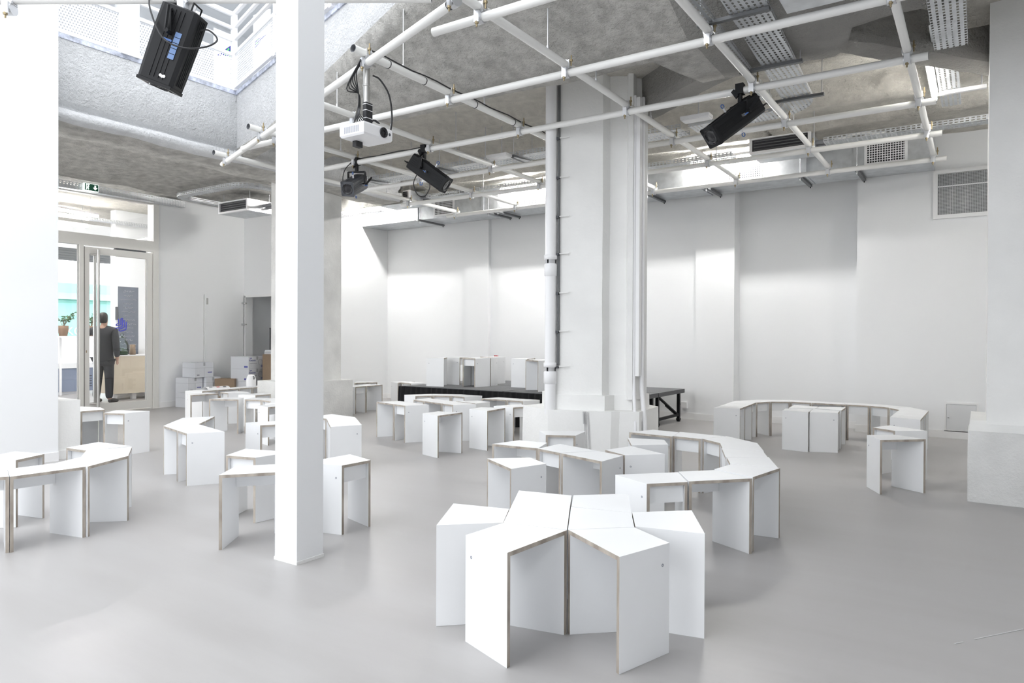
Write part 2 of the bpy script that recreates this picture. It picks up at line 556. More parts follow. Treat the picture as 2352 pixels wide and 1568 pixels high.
# two conduits down the right flank, swerving out over the plinth
for x, y, r, dx, dy in ((-2.905, 6.605, 0.017, 0.06, -0.09), (-2.862, 6.70, 0.024, 0.075, -0.08)):
    pts = [(x, y, 3.72), (x, y, 2.0), (x, y, 0.85), (x + dx * 0.08, y + dy * 0.08, 0.76), (x + dx * 0.5, y + dy * 0.5, 0.60), (x + dx * 0.92, y + dy * 0.92, 0.44), (x + dx, y + dy, 0.30), (x + dx, y + dy, 0.0)]
    MB().path(pts, r, 12).build('conduit', M['plastic'], pil)
MB().box(-2.89, -2.85, 6.60, 6.66, 0.9, 3.7).build('conduit_trunking', M['base'], pil)

# ---------------------------------------------------------------- right pillar
o = tag(rough_prism([(0.05, 6.75), (1.0, 6.75), (1.0, 7.6), (0.05, 7.6)], 0.6, 4.2, 0.2, 0.004, M['pillar'], 'right_pillar', None), 'broad white pillar on a rough concrete plinth beside the low wall hatch', 'column', kind='structure')
rough_prism([(-0.07, 6.65), (1.1, 6.65), (1.1, 7.7), (-0.07, 7.7)], 0.0, 0.56, 0.08, 0.012, M['rawcol'], 'plinth', o)
MB().add([(-0.065, 6.66, 0.55), (1.1, 6.66, 0.55), (1.1, 7.6, 0.55), (-0.065, 7.6, 0.55), (-0.06, 6.78, 0.635), (1.1, 6.78, 0.635), (1.1, 7.6, 0.635), (-0.06, 7.6, 0.635)], [(0, 1, 5, 4), (1, 2, 6, 5), (2, 3, 7, 6), (3, 0, 4, 7), (4, 5, 6, 7)]).build('weathering', M['pillar'], o)


# ---------------------------------------------------------------- ceilings: sprayed soffits and beams
def nz(x, y, s=1.0, a=0.032):
    return mnoise.noise(Vector((x * 1.7 * s, y * 1.7 * s, 3.1))) * a + mnoise.noise(Vector((x * 6 * s, y * 6 * s, 1.1))) * a * 0.4


def edge_y(x):
    return 5.62 - 0.324 * (x + 8.0)


def far_y(x):
    def st(a, b, t):
        t = min(1, max(0, (t - a) / (b - a)))
        return t * t * (3 - 2 * t)
    return 5.60 + 0.68 * st(-2.3, -2.1, x) - 0.55 * st(-0.95, -0.8, x)


def soffit_row(x, ye):
    rows = []
    yf = far_y(x)
    z_e = 3.60 + 0.36 * max(0.0, 5.3 - ye)
    rows.append((ye, 4.43, 0))
    rows.append((ye, (4.43 + z_e) / 2, 0))
    rows.append((ye, z_e + 0.10, 0))
    ya = max(ye + 0.06, ye)
    yb = max(5.3, ye + 0.10)
    for k in range(13):
        y = ya + (yb - ya) * k / 12
        rows.append((y, 3.60 + 0.36 * max(0.0, 5.3 - y), 1))
    yf = max(yf, yb + 0.12)
    for k in range(1, 7):
        rows.append((yb + (yf - yb) * k / 6, 3.60, 1))
    rows += [(yf + 0.03, 3.66, 1), (yf + 0.05, 3.76, 1), (yf + 0.09, 3.88, 1), (yf + 0.16, 3.945, 1)]
    y0 = yf + 0.16
    for k in range(1, 41):
        y = y0 + (11.2 - y0) * k / 40
        z = 3.95
        for c, hw, dep in ((7.0, 0.10, 0.10), (8.3, 0.22, 0.16), (9.35, 0.12, 0.10)):
            z -= dep * max(0.0, 1 - (abs(y - c) / hw) ** 4) if abs(y - c) < hw else 0
        rows.append((y, z, 2))
    return rows


mb = MB()
for xs, fy in (([-8.0 + 0.1 * k for k in range(65)], edge_y), ([-1.6 + 0.1 * k for k in range(40)], lambda x: -6.0)):
    grid = [[(x, y + (0.02 * mnoise.noise(Vector((x * 2, z * 3, 5))) if m else 0), z + (nz(x, y) if m else 0), m) for y, z, m in soffit_row(x, fy(x))] for x in xs]
    n = len(grid[0])
    v = [p[:3] for c in grid for p in c]
    f, ms = [], []
    for i in range(len(grid) - 1):
        for k in range(n - 1):
            f.append((i * n + k, i * n + k + 1, (i + 1) * n + k + 1, (i + 1) * n + k))
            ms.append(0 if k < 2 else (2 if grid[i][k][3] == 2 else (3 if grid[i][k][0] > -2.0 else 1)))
    mb.add(v, f, ms, True)
mb.add([(-10.5, 8.75, 3.95), (-10.5, 11.2, 3.95), (-7.99, 11.2, 3.95), (-7.99, 8.75, 3.95)], [(0, 1, 2, 3)], 2)
mb.add([(-10.5, 8.75, 3.5), (-10.5, 8.75, 3.95), (-7.99, 8.75, 3.95), (-7.99, 8.75, 3.5)], [(0, 3, 2, 1)], 1)
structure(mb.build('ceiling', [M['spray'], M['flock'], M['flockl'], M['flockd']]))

# ribs running from the pillars into the main beam
for k, (a, b, wd) in enumerate((((-3.25, 7.2), (-1.85, 6.2), 0.30), ((-1.0, 6.1), (0.45, 7.85), 0.27))):
    a, b = Vector((*a, 0)), Vector((*b, 0))
    d = (b - a).normalized()
    s = Vector((-d.y, d.x, 0))
    mb = MB()
    N = 22
    prof = [(-0.56, 3.97), (-0.52, 3.68), (-0.44, 3.625), (0.44, 3.625), (0.52, 3.68), (0.56, 3.97)]
    v = []
    for i in range(N + 1):
        p = a + (b - a) * i / N
        for q, z in prof:
            pp = p + s * q * wd
            v.append((pp.x, pp.y, z + nz(pp.x, pp.y, 1.5, 0.02)))
    n = len(prof)
    mb.add(v, [(i * n + j, (i + 1) * n + j, (i + 1) * n + j + 1, i * n + j + 1) for i in range(N) for j in range(n - 1)], 0, False)
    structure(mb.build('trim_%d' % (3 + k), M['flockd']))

# left beam under the gallery and lower ceiling beyond it
prof = [(-8.0, 4.43, 0), (-8.0, 4.1, 0), (-8.0, 3.74, 0), (-8.05, 3.70, 0), (-8.05, 3.665, 0), (-7.97, 3.65, 0), (-7.95, 3.60, 0), (-7.96, 3.555, 0), (-8.03, 3.52, 1), (-8.3, 3.50, 1), (-8.55, 3.50, 1), (-8.64, 3.58, 1), (-8.82, 3.72, 1)] + [(-8.82 - 0.24 * k, 3.74 + 0.02 * math.sin(k), 1) for k in range(1, 16)]
ys = [-6 + 0.14 * k for k in range(106)]
n = len(prof)
v, f, ms = [], [], []
for y in ys:
    for i, (x, z, m) in enumerate(prof):
        d = 0.012 * mnoise.noise(Vector((y * 2.5, z * 9, x * 2))) if 1 < i < 12 else 0
        v.append((x + d, y, z + (nz(x, y) if m else d)))
for j in range(len(ys) - 1):
    for i in range(n - 1):
        f.append((j * n + i, j * n + i + 1, (j + 1) * n + i + 1, (j + 1) * n + i))
        ms.append(prof[i][2])
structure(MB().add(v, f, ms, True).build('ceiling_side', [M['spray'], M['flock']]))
structure(MB().box(-12.6, -8.05, -6, 11.4, 4.3, 4.42).box(-8.05, 2.3, 6.2, 11.4, 4.3, 4.42).build('ceiling_slab', M['wall']))

# flaking painted edge of the gallery slab
mb = MB()
mb.box(-8.03, -7.992, -5.5, 5.66, 4.385, 4.435)
e0, e1 = Vector((-8.0, 5.62, 0)), Vector((-1.6, 3.546, 0))
mb.bar((e0.x, e0.y - .002, 4.41), (e1.x, e1.y - .002, 4.41), 0.03, 0.05)
structure(mb.build('trim_5', M['bluepaint']))

# ---------------------------------------------------------------- upper gallery: walls, railing
structure(MB().box(-12.6, -12.4, -6, 9.2, 4.35, 8.2).build('wall_gallery_left', M['wall']))
structure(MB().box(-12.6, 2.3, 9.0, 9.2, 4.35, 8.2).build('wall_gallery_back', M['wall']))
structure(MB().box(-1.2, -1.0, -6, 9.0, 4.35, 8.2).build('wall_gallery_right', M['wall']))
structure(MB().box(-12.6, -8.7, -6, 9.2, 7.3, 7.45).box(-8.7, -1.0, 6.6, 9.2, 7.3, 7.45).build('ceiling_gallery_shade', M['wall']))  # unseen roof strips added to dim the gallery walls
structure(MB().box(-8.12, -7.97, 4.14, 4.34, 4.43, 8.0).build('gallery_post', M['wall']))
rail_l = thing('gallery_railing', 'white gallery railing with perforated panels above the sprayed beam', 'railing', (-8.04, 5.62, 4.43), -math.pi / 2, 'gallery railings')
rail_r = thing('gallery_railing', 'white gallery railing running back towards the slim post', 'railing', (-8.04, 5.60, 4.43), -0.3135, 'gallery railings')
for rl, L in ((rail_l, 8.5), (rail_r, 6.4)):
    posts = [0.02, 1.32, 2.75, 4.2, 5.6, 7.0] if rl is rail_l else [0.06, 1.5, 3.0, 4.5, 6.0]
    for x in posts:
        MB().box(x - 0.03, x + 0.03, -0.02, 0.02, 0, 1.02).build('post', M['plastic'], rl)
    for z, h in ((0.02, 0.035), (0.455, 0.04), (0.64, 0.035), (0.80, 0.035), (0.97, 0.05)):
        MB().box(0.02, L, -0.018, 0.018, z, z + h).build('rail', M['plastic'], rl)
    for a, b in zip(posts, posts[1:]):
        MB().add([(a + 0.03, 0, 0.055), (b - 0.03, 0, 0.055), (b - 0.03, 0, 0.455), (a + 0.03, 0, 0.455)], [(0, 1, 2, 3)]).build('perforated_panel', M['perf'], rl)
for (x, y, rz, lab, pts, bars) in (
        (-8.9, 6.06, math.pi / 2, 'white display board with a blue and green triangle behind the perforated railing', [(-0.13, 0.78), (0.13, 0.85), (0.13, 1.03)], ((0.0, 0.06), (0.07, 0.10))),
        (-7.95, 5.95, 0.0, 'white display board with a blue and green corner mark above the railing corner', [(-0.13, 0.70), (0.12, 0.83), (-0.13, 0.81)], ((-0.10, -0.06),))):
    p = thing('display_board', lab, 'display board', (x, y, 4.42), rz)
    MB().box(-0.17, 0.17, 0.0, 0.02, 0, 1.15).build('board', M['plastic'], p)
    MB().add([(a, -0.002, b) for a, b in pts], [(0, 1, 2)]).build('blue_mark', M['posterb'], p)
    for a, b in bars:
        MB().bar((a, -0.004, 0.74 if rz == 0 else 0.83), (b, -0.004, 0.80 if rz == 0 else 0.94), 0.002, 0.018).build('green_stripe', M['posterg'], p)

# ================================================================== lighting grid of scaffold pipes
ZA, ZB, PR = 3.41, 3.475, 0.030
APIPES = [(3.803, -3.19, 0.3), (4.979, -6.98, 0.3), (6.138, -7.75, -0.335), (7.336, -7.8, -0.335), (8.514, -7.8, -0.335), (9.72, -7.83, -0.335)]
BPIPES = [(-0.473, 3.0, 9.80), (-1.626, 3.0, 9.80), (-2.786, 3.35, 9.80), (-3.980, 3.80, 9.80), (-5.190, 4.20, 9.80), (-6.383, 4.62, 9.80), (-7.635, 5.05, 9.80)]
grid = thing('lighting_grid', 'white scaffold pipe lighting grid hung on rods below the sprayed ceiling', 'lighting grid', (0, 0, ZA))


def gpipe(a, b):
    a, b = Vector(a), Vector(b)
    d = (b - a).normalized()
    mb = MB().tube(a, b, PR, 16, 0, cap=False)
    for e, s in ((a, 1), (b, -1)):          # open tube ends with a dark bore
        mb.lathe(e, [(PR, 0), (PR * 0.82, 0), (PR * 0.82, 0.06), (0.001, 0.06)], 16, 1, d * s)
    return mb.build('pipe', [M['pipe'], M['darkgrey']], grid, (0, 0, -ZA))


for y, x0, x1 in APIPES:
    gpipe((x0, y, ZA), (x1, y, ZA))
for x, y0, y1 in BPIPES:
    gpipe((x, y0, ZB), (x, y1, ZB))
CA, CB = Vector((-7.83, 5.30, ZA)), Vector((-2.85, 3.55, ZA))
gpipe(CA, CB)
DA, DB = Vector((-6.4, 1.205, 3.428)), Vector((-2.90, 3.435, 3.428))
gpipe(DA, DB)

mb = MB()
mb.tube((-0.026, 0, -0.0325), (0.026, 0, -0.0325), PR + 0.009, 14, 0)
mb.tube((0, -0.026, 0.0325), (0, 0.026, 0.0325), PR + 0.009, 14, 0)
mb.box(-0.03, 0.03, -0.03, 0.03, -0.008, 0.008)
mb.box(0.022, 0.034, -0.02, 0.02, 0.0, 0.07)
mb.box(-0.02, 0.02, -0.05, -0.034, -0.075, 0.0)
clamp_me = mb.mesh('clamp', M['zinc'])
mb = MB().tube((0.042, 0.0, 0.02), (0.042, 0.0, 0.105), 0.006, 8).tube((0.042, 0, 0.055), (0.042, 0, 0.07), 0.013, 6)
mb.tube((0.0, -0.042, -0.105), (0.0, -0.042, -0.02), 0.006, 8).tube((0, -0.042, -0.085), (0, -0.042, -0.07), 0.013, 6)
cbolt_me = mb.mesh('bolt', M['brass'])


def clamp(x, y, z, rz=0.0):
    o = bpy.data.objects.new('clamp', clamp_me)
    COL.objects.link(o)
    o.parent, o.location, o.rotation_euler = grid, (x, y, z - ZA), (0, 0, rz)
    b = bpy.data.objects.new('bolt', cbolt_me)
    COL.objects.link(b)
    b.parent = o


for y, x0, x1 in APIPES:
    for x, y0, y1 in BPIPES:
        if x0 - 0.01 <= x <= x1 + 0.01 and y0 <= y <= y1:
            clamp(x, y, (ZA + ZB) / 2)
for x, y0, y1 in BPIPES[2:]:
    yc = CA.y + (x - CA.x) * (CB.y - CA.y) / (CB.x - CA.x)
    clamp(x, yc, (ZA + ZB) / 2, -0.34)
for t in (0.62, 0.35):
    p = DA.lerp(DB, t)
    clamp(p.x, p.y, p.z - 0.03, 0.57)


def ceil_z(x, y):
    if y < 5.3:
        return 3.60 + 0.36 * (5.3 - max(y, edge_y(x) if x < -1.6 else y))
    return 3.60 if y < far_y(x) else 3.95


for x, y in ((-5.19, 4.75), (-3.98, 4.36), (-2.786, 4.68), (-2.786, 5.5), (-5.19, 5.5), (-5.19, 6.6), (-3.98, 5.5), (-5.19, 7.2), (-2.786, 6.72), (-2.786, 8.85), (-0.473, 6.72), (-1.626, 8.8), (-1.626, 7.72), (-6.383, 5.9), (-6.383, 7.15), (-7.635, 6.4), (-7.635, 8.0), (-6.383, 8.8), (-3.98, 8.9)):
    z = ceil_z(x, y)
    MB().tube((x, y, ZB + 0.02), (x, y, z + 0.06), 0.0055, 8).tube((x, y, ZB + 0.01), (x, y, ZB + 0.055), 0.012, 8).build('hanger_rod', M['zinc'], grid, (0, 0, -ZA))
# thin cable taped along two pipes with ties
cab = MB().path([(-3.98 + 0.02, 3.96 + 0.16 * k, ZB + 0.034 + 0.006 * math.sin(k * 1.7)) for k in range(22)], 0.006, 6)
cab.build('cable', M['rubber'], grid, (0, 0, -ZA))
cab = MB().path([(-6.35 + 0.17 * k, 6.13, ZA + 0.036 + 0.005 * math.sin(k * 2.1)) for k in range(8)] , 0.006, 6)
cab.build('cable', M['rubber'], grid, (0, 0, -ZA))
for y in (4.18, 4.62, 5.35, 6.0):
    MB().tube((-3.98, y, ZB), (-3.98, y + 0.006, ZB), PR + 0.004, 14).build('cable_tie', M['rubber'], grid, (0, 0, -ZA))

# ================================================================== profile spotlights
RIGHT, FWD, UP = Vector((0.8333, 0.5528, 0)), Vector((-0.5528, 0.8333, 0)), Vector((0, 0, 1))


def spotlight(pos, d, s, L, label, body='black', drop=0.20, blues=True, cable=None, big=1.0, tall=None):
    pos, d = Vector(pos), Vector(d).normalized()
    t = thing('profile_spotlight', label, 'spotlight', pos, 0, 'profile spotlights on the pipe grid')
    s = (s - d * s.dot(d)).normalized()
    n = s.cross(d).normalized()
    hw, hh = 0.078 * big, (0.085 * big if tall is None else tall)
    piv = Vector((0, 0, -drop - 0.10))
    # hook clamp over the pipe and stem
    mb = MB().obox((0, 0, 0.012), (0.034, 0, 0), (0, 0.034, 0), (0, 0, 0.045)).obox((0, 0, -0.06), (0.016, 0, 0), (0, 0.016, 0), (0, 0, 0.06))
    mb.obox((-0.035, -0.03, -0.03), (0.012, 0, 0.012), (0, 0.012, 0), (-0.02, 0, 0.03))
    mb.build('hook_clamp', M['black'], t)
    # yoke
    sh = Vector((s.x, s.y, 0))
    sh = sh.normalized() if sh.length > 0.2 else RIGHT
    yw = hw + 0.028
    top = Vector((0, 0, -0.115))
    mb = MB()
    mb.bar(top - sh * yw, top + sh * yw, 0.04, 0.012)
    for q in (-1, 1):
        mb.bar(top + sh * yw * q, piv + s * yw * q, 0.012, 0.038, up=sh.cross(UP))
        mb.tube(piv + s * (hw - 0.01) * q, piv + s * (yw + 0.03) * q, 0.014, 10)
    mb.build('yoke', M['black'], t)
    MB().bar(piv + s * (yw + 0.02) - n * 0.01, piv + s * (yw + 0.05) + d * -0.08 + UP * 0.07, 0.012, 0.02).build('locking_lever', M['black'], t)

    def ring(a, k, kh=None):
        c = piv + d * a
        kh = k if kh is None else kh
        b = 0.80
        return [c + s * (hw * k * i) + n * (hh * kh * j) for i, j in ((-1, -b), (-b, -1), (b, -1), (1, -b), (1, b), (b, 1), (-b, 1), (-1, b))]
    st = [(-0.36 * L, 0.80), (-0.34 * L, 0.98), (-0.05 * L, 1.0), (0.0, 1.0), (0.30 * L, 0.98), (0.62 * L, 0.95), (0.64 * L, 0.9)]
    v = [p for a, k in st for p in ring(a, k)]
    f = [(i * 8 + k, i * 8 + (k + 1) % 8, (i + 1) * 8 + (k + 1) % 8, (i + 1) * 8 + k) for i in range(len(st) - 1) for k in range(8)]
    f += [tuple(range(7, -1, -1)), tuple((len(st) - 1) * 8 + k for k in range(8))]
    bd = MB().add(v, f).build('housing', M[body], t)
    # cooling ribs along the housing
    mb = MB()
    for side in (-1, 1):
        for q in (-0.35, -0.12, 0.12, 0.35):
            mb.bar(piv + d * (-0.3 * L) + n * hh * 1.0 * side + s * hw * q, piv + d * (0.58 * L) + n * hh * 0.96 * side + s * hw * q, 0.006, 0.008, up=n)
            mb.bar(piv + d * (-0.3 * L) + s * hw * 1.0 * side + n * hh * q, piv + d * (0.58 * L) + s * hw * 0.96 * side + n * hh * q, 0.006, 0.008, up=s)
    mb.build('cooling_rib', M[body], bd)
    # front frame with the recessed lens
    c = piv + d * (0.645 * L)
    mb = MB()
    for i, j in ((1, 0), (-1, 0), (0, 1), (0, -1)):
        cc = c + s * hw * 0.80 * i + n * hh * 0.80 * j
        if i:
            mb.obox(cc, s * 0.016, n * hh * 0.92, d * 0.010)
        else:
            mb.obox(cc, s * hw * 0.92, n * 0.016, d * 0.010)
    mb.build('gel_frame', M[body], t)
    MB().lathe(c + d * -0.02, [(hw * 0.80, 0.020), (hw * 0.80, 0.034), (hw * 0.72, 0.034), (hw * 0.70, 0.0225), (hw * 0.4, 0.027), (0.001, 0.031)], 20, 0, d).build('lens', M['jar2'], t)
    # rear handle
    q0 = piv + d * (-0.36 * L)
    MB().path([q0 + s * hw * 0.7 + n * hh * 0.5, q0 - d * 0.05 + s * hw * 0.7 + n * hh * 0.5, q0 - d * 0.05 - s * hw * 0.7 + n * hh * 0.5, q0 - s * hw * 0.7 + n * hh * 0.5], 0.006, 6).build('rear_handle', M['black'], t)
    if blues:
        for a, ss, nn in ((0.1, 1, 0), (0.16, -1, 0), (0.12, 0, 1), (0.2, 0, -1)):
            dirv = s * ss + n * nn
            base = piv + d * (a * L) + dirv * (hw if ss else hh)
            mb = MB().bar(base, base + dirv * 0.045, 0.022, 0.004, 0, up=d)
            k = mb.build('shutter_blade', M['zinc'], t)
            MB().path([base + dirv * (0.058 + 0.016 * math.cos(x * math.pi / 5)) + d * 0.016 * math.sin(x * math.pi / 5) for x in range(11)], 0.0045, 6).build('blue_grip', M['blue'], k)
    if cable:
        MB().path(curve(cable), 0.0055, 7).build('power_cable', M['rubber'], t)
    return t, piv, d, s, n, hw, hh


M['jar2'] = mat('dark_lens_glass', (0.012, 0.012, 0.015), 0.12)

t, piv, d, s, n, hw, hh = spotlight((-4.29, 2.575, 3.44), RIGHT * -0.36 + UP * -0.93 + FWD * 0.05, FWD * -1.0, 0.50,
    'black profile spotlight aimed steeply down beside the white gallery railing', drop=0.15, blues=False, tall=0.125,
    cable=[RIGHT * -0.17 + UP * 0.05, RIGHT * -0.13 + UP * -0.10 - FWD * 0.08, RIGHT * -0.03 + UP * -0.30 - FWD * 0.12, RIGHT * 0.10 + UP * -0.36 - FWD * 0.11, RIGHT * 0.22 + UP * -0.33 - FWD * 0.06, RIGHT * 0.26 + UP * -0.26, RIGHT * 0.20 + UP * -0.20, RIGHT * 0.12 + UP * -0.21])
fc = piv + s * (hw + 0.0005)
for k in range(5):
    a, b = fc + d * (-0.02 + 0.035 * k) + n * 0.052, fc + d * (0.012 + 0.035 * k) + n * 0.052
    MB().obox((a + b) / 2 + s * 0.002, d * 0.0155, n * 0.020, s * 0.001).build('spec_label', M['bluelabel'], t)
MB().obox(fc + d * 0.045 - n * 0.002 + s * 0.004, n * 0.028, d * 0.006, s * 0.004).build('blue_grip', M['blue'], t)
mb = MB()
for q in (-0.012, 0.0, 0.012):
    mb.lathe(fc + d * (0.27 + abs(q) * -0.3) + n * (0.04 + q) + s * 0.0015, [(0.0095, 0), (0.0005, 0.0005)], 12, 0, s)
mb.build('cloud_sticker', M['plastic'], t)
q = piv - d * (0.36 * 0.5 + 0.03)
MB().obox(q, n * 0.055, s * 0.004, d * 0.022).build('rating_plate', M['plastic'], t)

spotlight((-6.36, 6.138, ZA), FWD * -0.86 + RIGHT * -0.22 + UP * -0.42, RIGHT, 0.40,
    'dark grey profile spotlight facing the room, lens front with blue-ringed shutters', 'darkgrey', 0.16,
    cable=[RIGHT * -0.05 + UP * 0.02, RIGHT * -0.14 + UP * -0.08, RIGHT * -0.17 + UP * -0.2, RIGHT * -0.14 + UP * -0.32, RIGHT * -0.05 + UP * -0.36 + FWD * 0.1], big=1.05)
spotlight((-5.28, 6.138, ZA), RIGHT * 0.74 + UP * -0.56 + FWD * -0.18, FWD * 0.9 + RIGHT * 0.35, 0.50,
    'black profile spotlight tilted down away from the projector', 'black', 0.12,
    cable=[RIGHT * -0.08 + UP * -0.27, RIGHT * -0.12 + UP * -0.38, RIGHT * -0.08 + UP * -0.50, RIGHT * 0.0 + UP * -0.53, RIGHT * 0.06 + UP * -0.44, RIGHT * 0.06 + UP * -0.36], big=1.1)
spotlight((-1.73, 6.138, ZA), RIGHT * -0.74 + UP * -0.58 + FWD * -0.28, FWD * -0.9 + RIGHT * 0.3, 0.56,
    'black profile spotlight tilted down towards the big pillar, beside slotted trays', 'black', 0.11,
    cable=[RIGHT * 0.15 + UP * 0.05, RIGHT * 0.11 + UP * -0.05, RIGHT * 0.10 + UP * -0.13], big=1.1)

# ================================================================== projector on its pole
pj = thing('projector', 'white ceiling projector on a metal pole with bundled black cables', 'projector', (-4.02, 3.98, 2.823))
bm = MB()
X, Y, Hh = 0.13, 0.155, 0.098
v = []
for z, k in ((0.0, 0.93), (0.014, 1.0), (Hh - 0.014, 1.0), (Hh, 0.95)):
    v += [(-X * k, -Y * k, z), (X * k, -Y * k, z), (X * k, Y * k, z), (-X * k, Y * k, z)]
f = [(3, 2, 1, 0), (12, 13, 14, 15)] + [(i * 4 + k, i * 4 + (k + 1) % 4, i * 4 + 4 + (k + 1) % 4, i * 4 + 4 + k) for i in range(3) for k in range(4)]
bm.add(v, f).build('case', M['plastic'], pj)
MB().lathe((X - 0.004, 0.055, 0.055), [(0.040, 0.0), (0.040, 0.014), (0.033, 0.016), (0.031, 0.0075), (0.018, 0.006), (0.016, 0.009), (0.001, 0.011)], 24, 0, (1, 0, 0)).build('lens', M['jar2'], pj)
MB().lathe((X - 0.002, 0.125, 0.055), [(0.012, 0), (0.011, 0.004), (0.001, 0.004)], 14, 0, (1, 0, 0)).build('sensor', M['darkgrey'], pj)
mb = MB()
for k in range(14):
    x = -X + 0.05 + k * 0.0115
    mb.box(x, x + 0.006, -Y - 0.001, -Y + 0.002, 0.025, 0.075)
mb.build('vent_slot', M['inkg'], pj)
mb = MB().tube((0, 0, 0.10), (0, 0, 0.585), 0.026, 18)
mb.lathe((0, 0, 0.30), [(0.026, -0.01), (0.029, -0.008), (0.029, 0.008), (0.026, 0.01)], 18)
mb.lathe((0, 0, 0.43), [(0.026, -0.01), (0.029, -0.008), (0.029, 0.008), (0.026, 0.01)], 18)
mb.box(-0.06, 0.06, -0.06, 0.06, 0.098, 0.106).box(-0.05, 0.05, -0.05, 0.05, 0.575, 0.59)
mb.build('pole', M['alu'], pj)
mb = MB().obox((0.045, -0.03, 0.20), (0.018, 0, 0), (0, 0.034, 0), (0, 0, 0.075))
bx = mb.build('converter_box', M['rubber'], pj)
for z in (0.155, 0.215, 0.262):
    MB().obox((0.045, -0.03, z), (0.0195, 0, 0), (0, 0.0355, 0), (0, 0, 0.0022)).build('tie_wrap', M['plastic'], bx)
rnd = random.Random(5)
for k in range(6):
    a = -0.06 + 0.02 * k
    pts = [(-0.02 + 0.01 * k, -0.03 - 0.012 * k, 0.60), (-0.05, -0.06 - 0.02 * k, 0.52 - 0.03 * k), (-0.035, -0.05, 0.36), (-0.03, -0.045 + a * 0.2, 0.26), (-0.06 + 0.02 * k, -0.06 - 0.01 * k, 0.17), (-0.09 + 0.03 * k, -0.05, 0.115)]
    MB().path(curve(pts), 0.0045, 6).build('cable', M['rubber'], pj)
MB().path(curve([(0.02, 0.05, 0.52), (0.04, 0.11, 0.50), (0.06, 0.19, 0.40), (0.05, 0.235, 0.25), (0.03, 0.235, 0.12), (-0.02, 0.20, 0.07), (-0.10, 0.15, 0.06)]), 0.007, 8).build('power_cable', M['rubber'], pj)
MB().path(curve([(0.05, 0.02, 0.16), (0.07, 0.06, 0.14), (0.05, 0.09, 0.15), (0.03, 0.06, 0.17), (0.04, 0.02, 0.13), (0.06, 0.09, 0.105)]), 0.005, 6).build('cable', M['rubber'], pj)
MB().box(-0.10, -0.06, -0.05, 0.02, -0.045, 0.004).build('control_box', M['rubber'], pj)

# ================================================================== air duct along the back wall
duct = thing('air_duct', 'long galvanised air duct fixed along the top of the back wall', 'duct', (0, 0, 3.49))
dz = (0, 0, -3.49)
MB().box(-10.34, -1.43, 10.13, 10.79, 3.49, 3.86).box(-1.43, -0.50, 10.13, 10.755, 3.49, 3.86).build('casing', M['galv'], duct, dz)
for x in (-8.87, -7.35, -6.05, -4.8, -3.45, -1.98, -1.37):
    MB().box(x - 0.02, x + 0.02, 10.112, 10.75, 3.474, 3.875).build('flange', M['galv'], duct, dz)
for x0, x1 in ((-10.20, -9.80), (-8.45, -8.02), (-6.66, -6.22), (-3.01, -2.57), (-1.23, -0.80)):
    z0, z1 = 3.545, 3.82
    g = thing('vent', 'x', 'x')
    g.parent = duct
    g.location = (x0, 10.13, z0 - 3.49)
    del g['label'], g['category']
    W, Hh = x1 - x0, z1 - z0
    MB().box(-0.03, W + 0.03, -0.012, 0, -0.03, 0).box(-0.03, W + 0.03, -0.012, 0, Hh, Hh + 0.03).box(-0.03, 0, -0.012, 0, 0, Hh).box(W, W + 0.03, -0.012, 0, 0, Hh).build('vent_frame', M['plastic'], g)
    MB().add([(0, -0.008, 0), (W, -0.008, 0), (W, -0.008, Hh), (0, -0.008, Hh)], [(0, 1, 2, 3)]).build('grille', M['grille'], g)
    MB().add([(0, -0.0015, 0), (W, -0.0015, 0), (W, -0.0015, Hh), (0, -0.0015, Hh)], [(0, 1, 2, 3)]).build('dark_void', M['vent'], g)
for k, x in enumerate((-8.72, -7.15, -6.95, -4.2, -3.30, -2.02, -1.33)):
    br = MB().box(x - 0.022, x + 0.022, 9.98, 10.72, 3.44, 3.472).build('support_channel', M['galvd'], duct, dz)
    MB().tube((x, 10.02, 3.40), (x, 10.02, 3.93), 0.005, 6).build('threaded_rod', M['zinc'], br)
    MB().tube((x, 10.70, 3.42), (x, 10.70, 3.475), 0.008, 6).build('rod_nut', M['rubber'], br)


